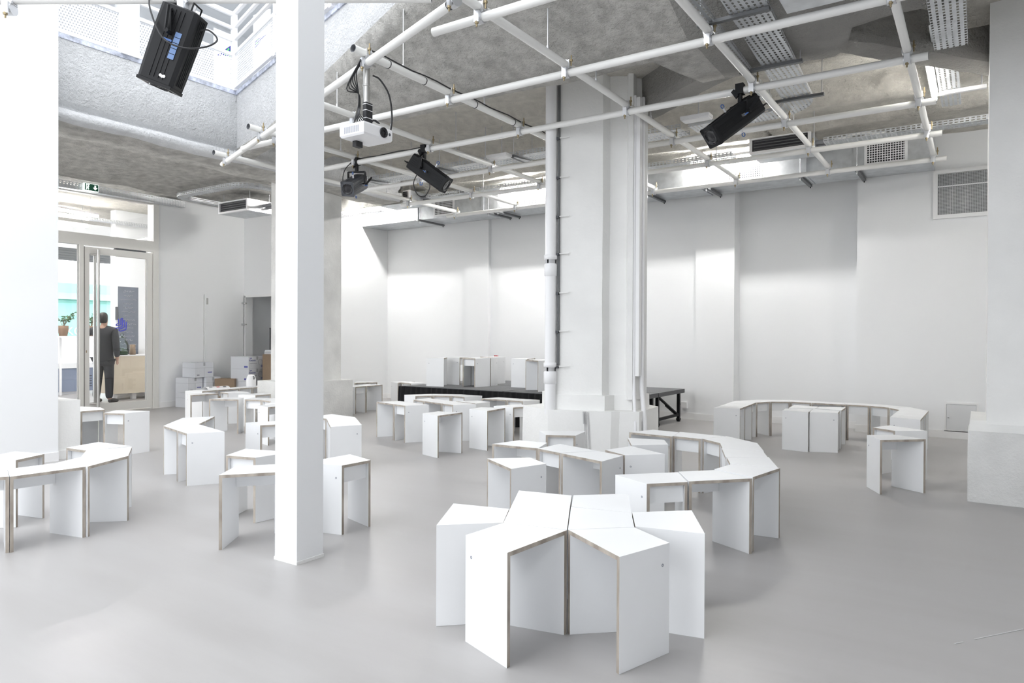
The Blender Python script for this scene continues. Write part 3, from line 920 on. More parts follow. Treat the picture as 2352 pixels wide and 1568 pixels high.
# ================================================================== fan coil units, trays, luminaires
def fan_coil(x0, x1, y0, y1, z0, z1, label, face='y'):
    t = thing('fan_coil_unit', label, 'air unit', ((x0 + x1) / 2, (y0 + y1) / 2, z0), 0, 'fan coil units under the ceiling')
    a, b, h = (x1 - x0) / 2, (y1 - y0) / 2, z1 - z0
    MB().box(-a, a, -b + 0.05, b, 0, h).build('casing', M['galv'], t)
    mb = MB().box(-a, a, -b, -b + 0.05, 0, 0.03).box(-a, a, -b, -b + 0.05, h - 0.02, h).box(-a, -a + 0.03, -b, -b + 0.05, 0.03, h - 0.02).box(a - 0.03, a, -b, -b + 0.05, 0.03, h - 0.02)
    mb.build('intake_frame', M['plastic'], t)
    MB().box(-a + 0.03, a - 0.03, -b + 0.03, -b + 0.05, 0.03, h - 0.02).build('dark_coil', M['vent'], t)
    mb = MB()
    for k in range(4):
        mb.tube((-a + 0.05, -b + 0.024, 0.05 + k * (h - 0.09) / 3), (a - 0.05, -b + 0.024, 0.05 + k * (h - 0.09) / 3), 0.006, 6)
    mb.build('coil_tube', M['galvd'], t)
    for sx in (-1, 1):
        for sy in (-1, 1):
            MB().tube((sx * (a - 0.04), sy * (b - 0.08), h), (sx * (a - 0.04), sy * (b - 0.08), 3.97 - z0), 0.005, 6).build('hanger_rod', M['zinc'], t)
    mb = MB().tube((a, 0.05, h * 0.6), (a + 0.22, 0.05, h * 0.6), 0.028, 10).tube((a, 0.13, h * 0.45), (a + 0.2, 0.13, h * 0.45), 0.024, 10)
    mb.build('insulated_pipe', M['darkgrey2'], t)
    MB().path([(a + 0.22, 0.05, h * 0.6), (a + 0.34, 0.05, h * 0.66), (a + 0.45, 0.05, h * 0.78), (a + 0.62, 0.05, h * 0.72), (a + 0.8, 0.06, h * 0.66)], 0.018, 8).build('white_pipe', M['pipe'], t)
    return t


M['darkgrey2'] = mat('grey_pipe_foam', (0.30, 0.31, 0.33), 0.8)
fan_coil(-2.50, -1.76, 9.30, 9.86, 3.66, 3.86, 'galvanised fan coil unit near the tall recess of the back wall')
fan_coil(-9.15, -8.35, 9.30, 9.86, 3.66, 3.86, 'galvanised fan coil unit near the side wall behind the stage')
fan_coil(-5.55, -4.85, 9.30, 9.86, 3.66, 3.86, 'galvanised fan coil unit over the stage behind the big pillar')
fan_coil(-11.05, -10.25, 7.40, 7.95, 3.40, 3.60, 'galvanised fan coil unit above the stacked cartons')


def ribbon_tray(name, pts, width, label, side=0.055, m=('tray', 'trays'), group='slotted cable trays'):
    """cable tray along a polyline: slotted floor and two slotted sides"""
    pts = [Vector(p) for p in pts]
    c = pts[0].copy()
    t = thing(name, label, 'cable tray', c, 0, group)
    L, R = [], []
    for i, p in enumerate(pts):
        d = (pts[min(i + 1, len(pts) - 1)] - pts[max(i - 1, 0)])
        d.z = 0
        d.normalize()
        nn = Vector((-d.y, d.x, 0)) * width / 2
        L.append(p - c + nn)
        R.append(p - c - nn)
    n = len(pts)
    MB().add(L + R, [(i, n + i, n + i + 1, i + 1) for i in range(n - 1)]).build('tray_floor', M[m[0]], t)
    upv = Vector((0, 0, side))
    for q in (L, R):
        MB().add(q + [p + upv for p in q], [(i, i + 1, n + i + 1, n + i) for i in range(n - 1)]).build('tray_side', M[m[1]], t)
    return t


def arc(cx, cy, r, a0, a1, z, k=8):
    return [(cx + r * math.cos(a0 + (a1 - a0) * i / k), cy + r * math.sin(a0 + (a1 - a0) * i / k), z) for i in range(k + 1)]


TZ = 3.58
T1 = 3.535
t1 = ribbon_tray('cable_tray', [(-1.30, 4.2, T1), (-1.35, 5.2, T1), (-1.40, 6.2, T1), (-1.44, 6.95, T1)] + arc(-1.84, 7.0, 0.40, 0, math.pi / 2, T1)[1:] + [(-2.3, 7.42, T1), (-2.6, 7.44, T1)], 0.26, 'wide slotted tray that bends round towards the big pillar', side=0.035, m=('trayy', 'traysy'))
for y in (4.95, 6.02, 6.95):
    MB().box(-0.40, 0.10, y - 4.2 - 0.02, y - 4.2 + 0.02, -0.027, -0.003).build('support_strut', M['galvd'], t1)
    for x in (-0.38, 0.08):
        MB().tube((x, y - 4.2, -0.02), (x, y - 4.2, ceil_z(-1.30 + x, y) - T1 + 0.05), 0.004, 6).build('hanger_rod', M['zinc'], t1)
ribbon_tray('cable_tray', [(-1.60, 4.2, 3.525), (-1.64, 5.6, 3.525), (-1.68, 6.85, 3.525)], 0.09, 'narrow slotted tray running beside the wide bent tray', side=0.03, m=('trayy', 'traysy'))
t2 = ribbon_tray('cable_tray', [(-0.20, 5.16, 3.53), (-0.20, 5.8, 3.53), (-0.20, 6.4, 3.53)], 0.22, 'slotted tray over the right end of the pipe grid', m=('trayy', 'traysy'))
t2 = ribbon_tray('cable_tray', [(-0.26, 6.3, 3.70), (-0.26, 7.4, 3.70), (-0.26, 8.6, 3.70)], 0.17, 'slotted tray beside the lengthwise fluorescent tube', m=('trayy', 'traysy'))
MB().box(-0.085, 0.30, 1.72, 1.76, -0.04, -0.005).build('support_strut', M['plastic'], t2)
MB().tube((0.26, 1.74, -0.02), (0.26, 1.74, 0.28), 0.005, 6).build('hanger_rod', M['zinc'], t2)
t3 = ribbon_tray('cable_tray', [(-8.3, 7.62, TZ), (-6.0, 7.62, TZ), (-4.05, 7.62, TZ), (-2.75, 7.62, TZ)], 0.30, 'long slotted tray crossing behind the big pillar')
for x in (0.9, 2.2, 3.4, 4.9):
    MB().box(x - 0.02, x + 0.02, -0.24, 0.24, -0.045, -0.005).build('support_strut', M['galvd'], t3)
    for y in (-0.22, 0.22):
        MB().tube((x, y, -0.02), (x, y, 0.38), 0.004, 6).build('hanger_rod', M['zinc'], t3)
ribbon_tray('cable_tray', [(-7.7, 9.10, 3.60), (-5.0, 9.10, 3.60), (-2.62, 9.10, 3.60)], 0.20, 'slotted tray in front of the air duct over the stage')
ribbon_tray('cable_tray', [(-1.55, 9.05, 3.60), (-0.5, 9.05, 3.60), (1.0, 9.05, 3.60)], 0.20, 'slotted tray near the wire mesh window')
ribbon_tray('cable_tray', [(-10.2, 9.25, 3.52), (-9.6, 9.25, 3.52), (-8.85, 9.25, 3.52)], 0.20, 'short slotted tray by the side wall fluorescent tube')
ribbon_tray('cable_tray', [(-11.3, 7.75, 3.60), (-11.3, 7.15, 3.60)] + arc(-11.0, 7.05, 0.30, math.pi, 1.5 * math.pi, 3.60)[1:] + [(-10.4, 6.75, 3.60), (-9.8, 6.75, 3.60)] + arc(-9.8, 7.15, 0.40, -math.pi / 2, 0, 3.60)[1:] + [(-9.40, 7.6, 3.60), (-9.40, 8.2, 3.60)], 0.16, 'looped slotted tray above the stacked cartons')
ribbon_tray('cable_tray', [(-12.02, 2.6, 3.60), (-12.02, 5.0, 3.60), (-12.02, 7.35, 3.60)], 0.14, 'slotted tray over the glass door carrying the exit sign', side=0.11, m=('trayy', 'traysy'))


def tube_light(p0, p1, label, z_top, glow='tubeglow'):
    p0, p1 = Vector(p0), Vector(p1)
    c = (p0 + p1) / 2
    t = thing('fluorescent_light', label, 'ceiling light', c, 0, 'bare fluorescent tube lights')
    a, b = p0 - c, p1 - c
    MB().bar(a + Vector((0, 0, 0.045)), b + Vector((0, 0, 0.045)), 0.06, 0.035).build('housing', M['plastic'], t)
    MB().tube(a, b, 0.019, 12).build('tube', M[glow], t)
    for e in (a, b):
        MB().obox(e + Vector((0, 0, 0.018)), (0.018, 0, 0), (0, 0.018, 0), (0, 0, 0.028)).build('lamp_holder', M['plastic'], t)
        q = e * 0.8
        MB().tube(q + Vector((0, 0, 0.06)), q + Vector((0, 0, z_top - c.z)), 0.004, 6).build('hanger_rod', M['zinc'], t)


tube_light((-3.50, 9.90, 3.79), (-2.60, 9.90, 3.79), 'glowing fluorescent tube in front of the duct right of the big pillar', 3.97)
tube_light((-6.82, 9.90, 3.79), (-5.85, 9.90, 3.79), 'glowing fluorescent tube in front of the duct over the stage', 3.97)
tube_light((-10.30, 9.90, 3.79), (-9.45, 9.90, 3.79), 'glowing fluorescent tube in the corner of the side wall', 3.97)
tube_light((-0.385, 6.95, 3.66), (-0.385, 8.15, 3.66), 'glowing fluorescent tube running lengthwise beside a slotted tray', 3.97, 'tubesoft')
for x, y, lab in ((-2.45, 7.12, 'flat white emergency light under the tray beside the black spotlight'), (-5.05, 7.30, 'flat white emergency light under the tray left of the big pillar')):
    t = thing('emergency_light', lab, 'emergency light', (x, y, 3.53))
    MB().box(-0.15, 0.15, -0.07, 0.07, 0.012, 0.045).build('case', M['plastic'], t)
    MB().box(-0.14, 0.14, -0.06, 0.06, 0, 0.012).build('diffuser', M['plastic'], t)
    MB().tube((0, 0.06, 0.045), (0, 0.06, 0.42), 0.006, 6).build('hanger_rod', M['zinc'], t)

# duct underside crossing near the top right
t = thing('air_duct', 'pale flat duct crossing under the beam above the pipe grid', 'duct', (0, 0, 3.60))
MB().box(-1.12, 0.3, 4.3, 5.1, -0.08, 0.04).build('casing', M['galv'], t)
MB().box(-0.60, -0.57, 4.29, 5.11, -0.085, 0.045).build('flange', M['galv'], t)

# exit sign
t = thing('exit_sign', 'green emergency exit sign with running figure and down arrow', 'sign', (-11.885, 5.70, 3.60), math.pi / 2)
MB().box(-0.11, 0.11, 0, 0.05, 0, 0.115).build('case', M['sign'], t)
MB().box(-0.105, 0.105, -0.055, -0.05, 0.005, 0.11).build('x', M['green'], t, (0, 0.054, 0)).name = 'green_face'
g = MB()
g.bar((0.055, -0.002, 0.095), (0.055, -0.002, 0.05), 0.002, 0.022)
g.add([(0.020, -0.003, 0.058), (0.090, -0.003, 0.058), (0.055, -0.003, 0.018)], [(0, 2, 1)])
g.box(-0.085, -0.075, -0.003, -0.001, 0.015, 0.10).box(-0.085, -0.03, -0.003, -0.001, 0.09, 0.10)
g.lathe((-0.05, -0.002, 0.082), [(0.009, 0), (0.0005, 0.0006)], 12, 0, (0, -1, 0))
g.bar((-0.052, -0.002, 0.070), (-0.058, -0.002, 0.045), 0.002, 0.014)
g.bar((-0.058, -0.002, 0.046), (-0.044, -0.002, 0.034), 0.002, 0.008).bar((-0.044, -0.002, 0.034), (-0.048, -0.002, 0.018), 0.002, 0.007)
g.bar((-0.058, -0.002, 0.046), (-0.068, -0.002, 0.030), 0.002, 0.008).bar((-0.068, -0.002, 0.030), (-0.080, -0.002, 0.026), 0.002, 0.007)
g.bar((-0.052, -0.002, 0.068), (-0.036, -0.002, 0.060), 0.002, 0.006).bar((-0.052, -0.002, 0.068), (-0.066, -0.002, 0.056), 0.002, 0.006)
g.build('pictogram', M['sign'], t)

# ================================================================== stools
SA, SB, SD, ST, SH = 0.2065, 0.127, 0.1445, 0.018, 0.45      # half long side, half short side, half depth, board, height
_len = math.hypot(SA - SB, 2 * SD)
_nx = 2 * SD / _len
_sx = ST / _nx


def stool_meshes():
    L, W = M['laminate'], M['ply']
    top = MB()
    a, b, i = SA, SB, _sx
    v = [(-a, -SD, SH), (a, -SD, SH), (b, SD, SH), (-b, SD, SH), (-a + i, -SD, SH - ST), (a - i, -SD, SH - ST), (b - i, SD, SH - ST), (-b + i, SD, SH - ST)]
    top.add(v, [(0, 1, 2, 3), (7, 6, 5, 4), (0, 4, 5, 1), (1, 5, 6, 2), (2, 6, 7, 3), (3, 7, 4, 0)], [0, 0, 1, 1, 1, 1])
    out = {'seat_top': top.mesh('seat_top', [L, W])}
    for s, nm in ((1, 'leg'), (-1, 'leg')):
        mb = MB()
        pts = [(s * a, -SD, 0), (s * b, SD, 0), (s * (b - i), SD, 0), (s * (a - i), -SD, 0), (s * a, -SD, SH), (s * b, SD, SH), (s * (b - i), SD, SH - ST), (s * (a - i), -SD, SH - ST)]
        fs = [(0, 3, 2, 1), (4, 5, 6, 7), (0, 1, 5, 4), (1, 2, 6, 5), (2, 3, 7, 6), (3, 0, 4, 7)]
        if s < 0:
            fs = [tuple(reversed(q)) for q in fs]
        mb.add(pts, fs, [1, 1, 0, 1, 0, 1])
        out['leg', s] = mb.mesh('leg', [L, W])
        n = Vector((s * _nx, (a - b) / _len, 0))
        y = SD - 0.042
        x = a + (b - a) * (y + SD) / (2 * SD)
        out['bolt', s] = MB().lathe((s * x, y, SH - 0.083), [(0.0062, -0.002), (0.0062, 0.0012), (0.0035, 0.0016), (0.003, -0.0005), (0.0003, -0.0005)], 14, 0, n).mesh('bolt', M['inkg'])
    y0, y1 = SD - 0.052, SD - 0.034
    xr = lambda y: a + (b - a) * (y + SD) / (2 * SD) - i - 0.001
    mb = MB()
    z0, z1 = SH - 0.122, SH - ST
    mb.add([(-xr(y0), y0, z0), (xr(y0), y0, z0), (xr(y1), y1, z0), (-xr(y1), y1, z0), (-xr(y0), y0, z1), (xr(y0), y0, z1), (xr(y1), y1, z1), (-xr(y1), y1, z1)], [(0, 3, 2, 1), (4, 5, 6, 7), (0, 1, 5, 4), (1, 2, 6, 5), (2, 3, 7, 6), (3, 0, 4, 7)], [1, 0, 0, 0, 0, 0])
    out['rail'] = mb.mesh('rail', [L, W])
    return out


SM = stool_meshes()


def stool(x, y, rz, z, label, group):
    t = thing('wedge_stool', label, 'stool', (x, y, z), rz, group)
    for key in ('seat_top', 'rail'):
        o = bpy.data.objects.new(key, SM[key])
        COL.objects.link(o)
        o.parent = t
    for s in (1, -1):
        o = bpy.data.objects.new('leg', SM['leg', s])
        COL.objects.link(o)
        o.parent = t
        b = bpy.data.objects.new('bolt', SM['bolt', s])
        COL.objects.link(b)
        b.parent = o


STOOLS = {
    'star': [(-1.649, 2.486, 1.488, 0), (-1.234, 2.698, -0.572, 0), (-1.972, 2.67, -1.086, 0), (-1.196, 3.085, 2.041, 0), (-1.714, 2.806, 2.044, 0), (-1.452, 2.939, -1.1, 0), (-1.867, 3.106, -1.1, 0), (-1.603, 3.243, 2.028, 0)],
    'arcL': [(-4.898, 2.041, 1.516, 0), (-4.959, 2.362, 2.061, 0), (-5.201, 2.603, 2.598, 0), (-5.542, 2.689, -3.057, 0), (-5.007, 1.736, 0.975, 0), (-5.545, 2.132, -1.079, 0)],
    'door': [(-8.372, 3.967, -1.61, 0), (-8.691, 3.973, -2.913, 0), (-7.797, 4.075, -2.729, 0)],
    'colring': [(-3.788, 2.804, 0.907, 0), (-3.579, 3.323, -1.589, 0), (-4.299, 3.171, -2.903, 0)],
    'colback': [(-5.687, 4.374, -2.022, 0), (-5.063, 4.741, -0.672, 0), (-5.328, 4.954, 2.47, 0), (-5.629, 5.082, 3.005, 0)],
    'dchain': [(-5.732, 3.657, 2.884, 0), (-6.06, 3.743, -0.258, 0), (-6.344, 3.907, -0.793, 0), (-6.581, 4.149, 2.349, 0)],
    'eback': [(-9.931, 6.398, -1.494, 0), (-9.956, 6.737, 1.648, 0), (-9.983, 7.075, -1.494, 0), (-10.008, 7.413, 1.648, 0), (-9.374, 5.99, 1.443, 0), (-8.363, 5.77, 0.458, 0), (-9.257, 6.46, 2.98, 0), (-8.658, 6.422, -1.607, 0), (-7.987, 5.965, -2.805, 0), (-7.661, 5.987, 2.943, 0), (-7.368, 5.84, 2.408, 0), (-7.106, 5.515, 1.585, 0)],
    'mid': [(-6.205, 6.659, -0.264, 0), (-5.877, 6.571, 2.877, 0), (-4.918, 5.999, 1.536, 0), (-6.102, 7.185, 2.838, 0), (-5.779, 7.082, -0.304, 0), (-5.454, 6.982, 2.838, 0), (-6.669, 7.701, -2.137, 0), (-6.426, 7.921, -2.672, 0), (-6.106, 7.987, 3.076, 0), (-5.426, 7.318, -0.284, 0), (-4.793, 6.678, 1.648, 0), (-4.703, 7.149, -1.926, 0), (-5.098, 7.907, 3.129, 0), (-5.438, 7.91, -0.013, 0)],
    'cent': [(-2.978, 4.667, 0.044, 0), (-3.04, 5.371, -2.676, 0), (-2.591, 4.614, 2.814, 0), (-2.269, 4.504, -0.327, 0), (-2.133, 4.812, 2.602, 0), (-2.216, 5.321, -1.074, 0), (-2.572, 3.962, -0.569, 0)],
    'arcR': [(-1.6, 3.982, -2.335, 0), (-1.371, 4.242, 0.819, 0), (-1.241, 4.559, 1.411, 0), (-1.293, 4.892, 1.945, 0), (-1.42, 5.202, -1.214, 0), (-1.533, 5.516, 1.935, 0), (-1.721, 5.782, 2.468, 0), (-2.029, 5.887, 3.022, 0), (-2.357, 5.889, -0.107, 0)],
    'ring': [(-2.515, 8.582, -1.515, 0), (-2.533, 8.92, 1.627, 0), (-2.553, 9.259, -1.515, 0), (-2.484, 9.579, -2.05, 0), (-2.262, 9.82, -2.585, 0), (-1.948, 9.913, -3.12, 0), (-1.609, 9.919, 0.021, 0), (-1.269, 9.927, -3.12, 0), (-0.952, 9.847, 2.628, 0), (-0.719, 9.617, 2.092, 0), (-0.637, 9.3, 1.557, 0), (-0.642, 8.96, -1.584, 0), (-0.646, 8.621, 1.557, 0)],
    'rcl': [(-1.767, 8.682, 1.642, 0), (-1.477, 8.753, -1.485, 0), (-1.778, 9.135, -1.514, 0), (-1.488, 9.172, 1.605, 0)],
    'pair': [(-0.645, 7.454, 2.476, 0), (-0.619, 6.777, 0.719, 0)],
    'backl': [(-8.771, 8.421, -1.52, 0), (-8.787, 8.76, 1.621, 0), (-9.4, 9.287, 0.937, 0), (-8.923, 9.746, 1.445, 0), (-8.578, 9.661, 3.015, 0)],
    'stage': [(-7.277, 8.776, 2.129, 0.5), (-7.189, 9.269, -1.778, 0.5), (-6.701, 9.026, 3.114, 0.5), (-6.686, 9.32, -0.015, 0.5), (-6.894, 9.845, -0.298, 0.5), (-6.016, 9.371, 1.807, 0.5), (-5.501, 9.214, -1.768, 0.5), (-5.377, 8.868, -0.543, 0.5)],
}
ORD = ['first', 'second', 'third', 'fourth', 'fifth', 'sixth', 'seventh', 'eighth', 'ninth', 'tenth', 'eleventh', 'twelfth', 'thirteenth']
SLAB = {
    'star': (['star-cluster stool on the open floor side, nearer the slim post', 'star-cluster stool on the open floor side, farther from the slim post', 'star-cluster stool jutting out towards the slim post', 'star-cluster stool jutting out towards the right pillar', 'inner star-cluster stool, the one nearer the slim post', 'inner star-cluster stool, the one nearer the S-shaped row', 'rear star-cluster stool in front of the lone stool', 'rear star-cluster stool beside the end of the S-shaped row'], 'stools of the star cluster'),
    'arcL': ([w_ + ' stool of the curved row by the white pier, counted from the glass door end' for w_ in ('fourth', 'third', 'second', 'first')] + ['white wedge stool at the open end of the curved row by the pier', 'white wedge stool alone inside the curve beside the white pier'], 'stools beside the white pier'),
    'door': (['white wedge stool with open narrow side towards the glass door', 'white wedge stool tucked close behind another near the glass door', 'white wedge stool alone between the glass door and the curved row'], 'stools near the glass door'),
    'colring': (['white wedge stool with its wide open side next to the slim post', 'white wedge stool just right of the slim post, bolted leg outwards', 'white wedge stool behind the slim post, narrow open side showing'], 'stools around the slim post'),
    'colback': (['white wedge stool standing single behind the slim post', 'white wedge stool at the free end of a three-stool row behind the slim post', 'white wedge stool in the middle of the row of three behind the slim post', 'white wedge stool at the hidden end of the row behind the slim post'], 'stools behind the slim post'),
    'dchain': ('{n} stool of the bent white row of four, counted from its near bolted end', 'bent row of four stools'),
    'eback': (['white wedge stool at the door end of the straight row by the cartons'] + [w_ + ' stool of the straight row past the cartons, counted from the glass door' for w_ in ('second', 'third', 'fourth')] + ['white wedge stool in front of the straight row by the cartons', 'white wedge stool with a bare leg turned outwards, in front of the cartons', 'white wedge stool with narrow side open, before the straight carton row', 'white wedge stool standing across, before the concrete column', 'white wedge stool at the left end of the short arc by the concrete column', 'white wedge stool in the middle of the short arc by the concrete column', 'white wedge stool at the right end of the short arc by the column', 'white wedge stool in front of the short arc by the concrete column'], 'stools before the carton stack'),
    'mid': (['white wedge stool with wide side open, left half of the pair before the stage', 'white wedge stool with bolted leg, right half of the pair before the stage', 'white wedge stool alone in front, corner turned to the room, before the stage', 'white wedge stool at the left of the straight three before the black stage skirt', 'white wedge stool in the middle of the straight three before the black skirt', 'white wedge stool at the right of the straight three before the black skirt', 'white wedge stool at the left of the shallow arc touching the stage skirt', 'white wedge stool in the middle of the shallow arc by the stage skirt', 'white wedge stool at the right of the shallow arc by the stage skirt', 'white wedge stool behind the straight three, before the black skirt', 'white wedge stool alone left of the big pillar, wide side open', 'white wedge stool with bolted leg half hidden by the big pillar', 'white wedge stool at the pillar end of the pair by the stage skirt', 'white wedge stool at the open end of the pair by the stage skirt'], 'stools before the stage'),
    'cent': (['white wedge stool with wide open side between the big pillar and the star', 'white wedge stool right against the foot of the big pillar', 'white wedge stool with narrow side open in the joined pair behind the star', 'white wedge stool with wide side open in the joined pair behind the star', 'white wedge stool with dark gap beside the joined pair behind the star', 'white wedge stool inside the hook of the long S-shaped row', 'white wedge stool standing alone just behind the star, bolted leg to the right'], 'stools between the pillar and the star'),
    'arcR': ('{n} stool of the S-shaped row of nine, counted from the star', 'S-shaped row of stools'),
    'ring': ('{n} stool of the big horseshoe by the back wall, counted from the stage', 'horseshoe of stools'),
    'rcl': (['block-of-four stool inside the horseshoe, on the stage side, bolted leg outwards', 'block-of-four stool inside the horseshoe, on the right pillar side, bolted leg outwards', 'block-of-four stool inside the horseshoe, stage side, next to the back wall', 'block-of-four stool inside the horseshoe, pillar side, next to the back wall'], 'block of four stools inside the horseshoe'),
    'pair': (['white wedge stool of the pair by the right pillar, standing farther from the star', 'white wedge stool of the pair by the right pillar, standing nearer the star'], 'pair of stools by the right pillar'),
    'backl': (['white wedge stool with narrow side open in the pair beside the concrete column', 'white wedge stool with wide side open in the pair beside the concrete column', 'white wedge stool behind the pair beside the concrete column', 'white wedge stool by the side wall left of the stage', 'white wedge stool touching the left corner of the black stage skirt'], 'stools left of the stage'),
    'stage': (['white wedge stool on the stage at its left front corner', 'white wedge stool on the stage behind the left front one', 'white wedge stool on the stage with its open narrow side in shade', 'white wedge stool on the stage joined behind the one with shaded opening', 'white wedge stool at the back of the stage below the red sticker', 'white wedge stool on the stage with a dark gap on its right', 'white wedge stool on the stage between the dark gap and the big pillar', 'white wedge stool on the stage edge nearest the big pillar'], 'stools on the stage'),
}
for key, lst in STOOLS.items():
    lab, grp = SLAB[key]
    for i, (x, y, rz, z) in enumerate(lst):
        l = lab[i] if isinstance(lab, list) else lab.replace('{n}', ORD[i] if i < len(ORD) else 'next')
        stool(x, y, rz, z + (i % 3) * 0.0005, l, grp)

# ================================================================== stage
for ix, (x0, x1) in enumerate(((-7.70, -5.76), (-5.74, -3.80))):
    for iy, (y0, y1) in enumerate(((8.43, 9.49), (9.51, 10.57))):
        lab = ['grey stage platform section at the left front, behind the black skirt', 'grey stage platform section at the left back wall side', 'grey stage platform section at the right front, behind the big pillar', 'grey stage platform section with bare black legs by the wall socket'][ix * 2 + iy]
        t = thing('stage_platform', lab, 'stage', ((x0 + x1) / 2, (y0 + y1) / 2, 0), 0, 'sections of the low stage')
        a, b = (x1 - x0) / 2, (y1 - y0) / 2
        MB().prism([(-a, -b), (a, -b), (a, b), (-a, b)], 0.44, 0.5, 0, 1, 1).build('deck', [M['stagetop'], M['stageedge']], t)
        for sx in (-1, 1):
            for sy in (-1, 1):
                X, Y = sx * (a - 0.06), sy * (b - 0.10)
                lg = MB().box(X - 0.022, X + 0.022, Y - 0.022, Y + 0.022, 0.0, 0.44).build('leg', M['black'], t)
                MB().box(X - 0.028, X + 0.028, Y - 0.028, Y + 0.028, 0.02, 0.05).build('leg_clamp', M['black'], lg)
            X = sx * (a - 0.06)
            MB().box(X - 0.014, X + 0.014, -b + 0.12, b - 0.12, 0.085, 0.125).build('cross_bar', M['black'], t)
            MB().bar((X, -b + 0.16, 0.42), (X, b - 0.20, 0.13), 0.02, 0.04, up=(1, 0, 0)).bar((X - 0.012, -b + 0.45, 0.28), (X - 0.012, b - 0.24, 0.13), 0.012, 0.02, up=(1, 0, 0)).build('folding_brace', M['black'], t)
# pleated black skirt
v, f = [], []
N = 260
for i in range(N + 1):
    s = i / N
    x = -7.74 + 3.90 * s
    amp = 0.012 + 0.006 * math.sin(i * 0.31)
    y = 8.385 + amp * math.sin(i * 0.9)
    v += [(x, y + 0.006, 0.495), (x, y - 0.006, 0.25), (x, y - 0.012 + 0.012 * math.sin(i * 0.45), 0.012)]
for i in range(N):
    for k in range(2):
        f.append((i * 3 + k, i * 3 + k + 1, i * 3 + 4 + k, i * 3 + 3 + k))
sk = MB().add(v, f, 0, True)
v2 = [(-7.735 + 0.008 * math.sin(j * 1.3), 8.41 + 0.05 * j, z) for j in range(12) for z in (0.495, 0.012)]
sk.add(v2, [(2 * j, 2 * j + 1, 2 * j + 3, 2 * j + 2) for j in range(11)], 0, True)
tag(sk.build('stage_skirt', M['cloth']), 'black pleated cloth skirt hanging along the stage front', 'stage skirt')


# ================================================================== glass entrance
def text_mesh(body, size, m, name, parent, matrix, extrude=0.0006):
    c = bpy.data.curves.new('txt', 'FONT')
    c.body, c.size, c.extrude = body, size, extrude
    c.align_x = 'CENTER'
    tmp = bpy.data.objects.new('txt', c)
    COL.objects.link(tmp)
    dg = bpy.context.evaluated_depsgraph_get()
    me = bpy.data.meshes.new_from_object(tmp.evaluated_get(dg))
    bpy.data.objects.remove(tmp)
    bpy.data.curves.remove(c)
    me.materials.clear()
    me.materials.append(m)
    o = bpy.data.objects.new(name, me)
    COL.objects.link(o)
    o.parent = parent
    o.matrix_local = matrix
    return o


FACE_X = Matrix(((0, 0, 1, 0), (1, 0, 0, 0), (0, 1, 0, 0), (0, 0, 0, 1)))      # text reading along +Y, facing +X
FX = -12.23
win = bpy.data.objects.new('window_1', None)
COL.objects.link(win)
structure(win)
for (y0, y1, z0, z1) in ((6.885, 6.985, 0, 3.68), (5.66, 5.725, 0, 2.765), (3.2, 6.885, 2.765, 2.95), (3.2, 6.885, 3.60, 3.70), (4.2, 4.28, 0.10, 2.765), (3.2, 5.66, 0.0, 0.10)):
    MB().box(FX - 0.05, FX + 0.05, y0, y1, z0, z1).build('frame_bar', M['frame'], win)
for (y0, y1, z0, z1) in ((4.28, 5.66, 0.10, 2.765), (3.2, 6.885, 2.95, 3.60), (3.2, 4.2, 0.10, 2.765)):
    MB().box(FX - 0.006, FX + 0.006, y0, y1, z0, z1).build('pane', M['glass'], win)
door = bpy.data.objects.new('door_1', None)
COL.objects.link(door)
structure(door)
Y0, Y1, Z0, Z1 = 5.735, 6.878, 0.02, 2.74
MB().box(FX - 0.03, FX + 0.03, Y0, Y0 + 0.085, Z0, Z1).build('stile', M['frame'], door)
MB().box(FX - 0.03, FX + 0.03, Y1 - 0.10, Y1, Z0, Z1).build('stile', M['frame'], door)
MB().box(FX - 0.03, FX + 0.03, Y0 + 0.085, Y1 - 0.10, Z1 - 0.11, Z1).build('top_rail', M['frame'], door)
MB().box(FX - 0.03, FX + 0.03, Y0 + 0.085, Y1 - 0.10, Z0, Z0 + 0.13).build('bottom_rail', M['frame'], door)
MB().box(FX - 0.005, FX + 0.005, Y0 + 0.085, Y1 - 0.10, Z0 + 0.13, Z1 - 0.11).build('pane', M['glass'], door)
MB().box(FX - 0.034, FX + 0.034, Y0 - 0.004, Y0 + 0.006, Z0, Z1).build('black_seal', M['rubber'], door)
MB().box(FX + 0.03, FX + 0.034, Y0 + 0.03, Y0 + 0.042, 1.0, 1.04).build('key_hole', M['brass'], door)
MB().box(FX - 0.03, FX + 0.04, Y0 + 0.5, Y1 - 0.12, Z1 + 0.002, Z1 + 0.02).build('closer_rail', M['darkgrey'], door)
for sx, yh in ((0.10, 5.925), (-0.10, 5.965)):
    h = MB().tube((FX + sx, yh, 0.10), (FX + sx, yh, 2.70), 0.024, 16).build('pull_handle', M['alu'], door)
    for z in (0.16, 2.62):
        MB().tube((FX + sx, yh, z), (FX + math.copysign(0.03, sx), yh - 0.10, z), 0.012, 10).build('standoff', M['alu'], h)
lg = MB()


def lp(u, v_):
    px, py = 130 + u * 0.172, 680 + v_ * 0.172
    return (FX + 0.008, 6.26 + (px - 265) * 0.0076, 1.58 - (py - 730) * 0.00735)


for line in ([(815, 300), (820, 362), (792, 372), (782, 386), (800, 393), (846, 378), (846, 298), (868, 290), (864, 402), (780, 428)], [(888, 312), (892, 414), (822, 440)], [(918, 338), (912, 442), (838, 466), (815, 446)]):
    for a, b in zip(line, line[1:]):
        lg.bar(lp(*a), lp(*b), 0.002, 0.017, up=(1, 0, 0)) if False else lg.bar(lp(*a), lp(*b), 0.017, 0.002, up=(1, 0, 0))
lg.build('blue_logo', M['logo'], door)

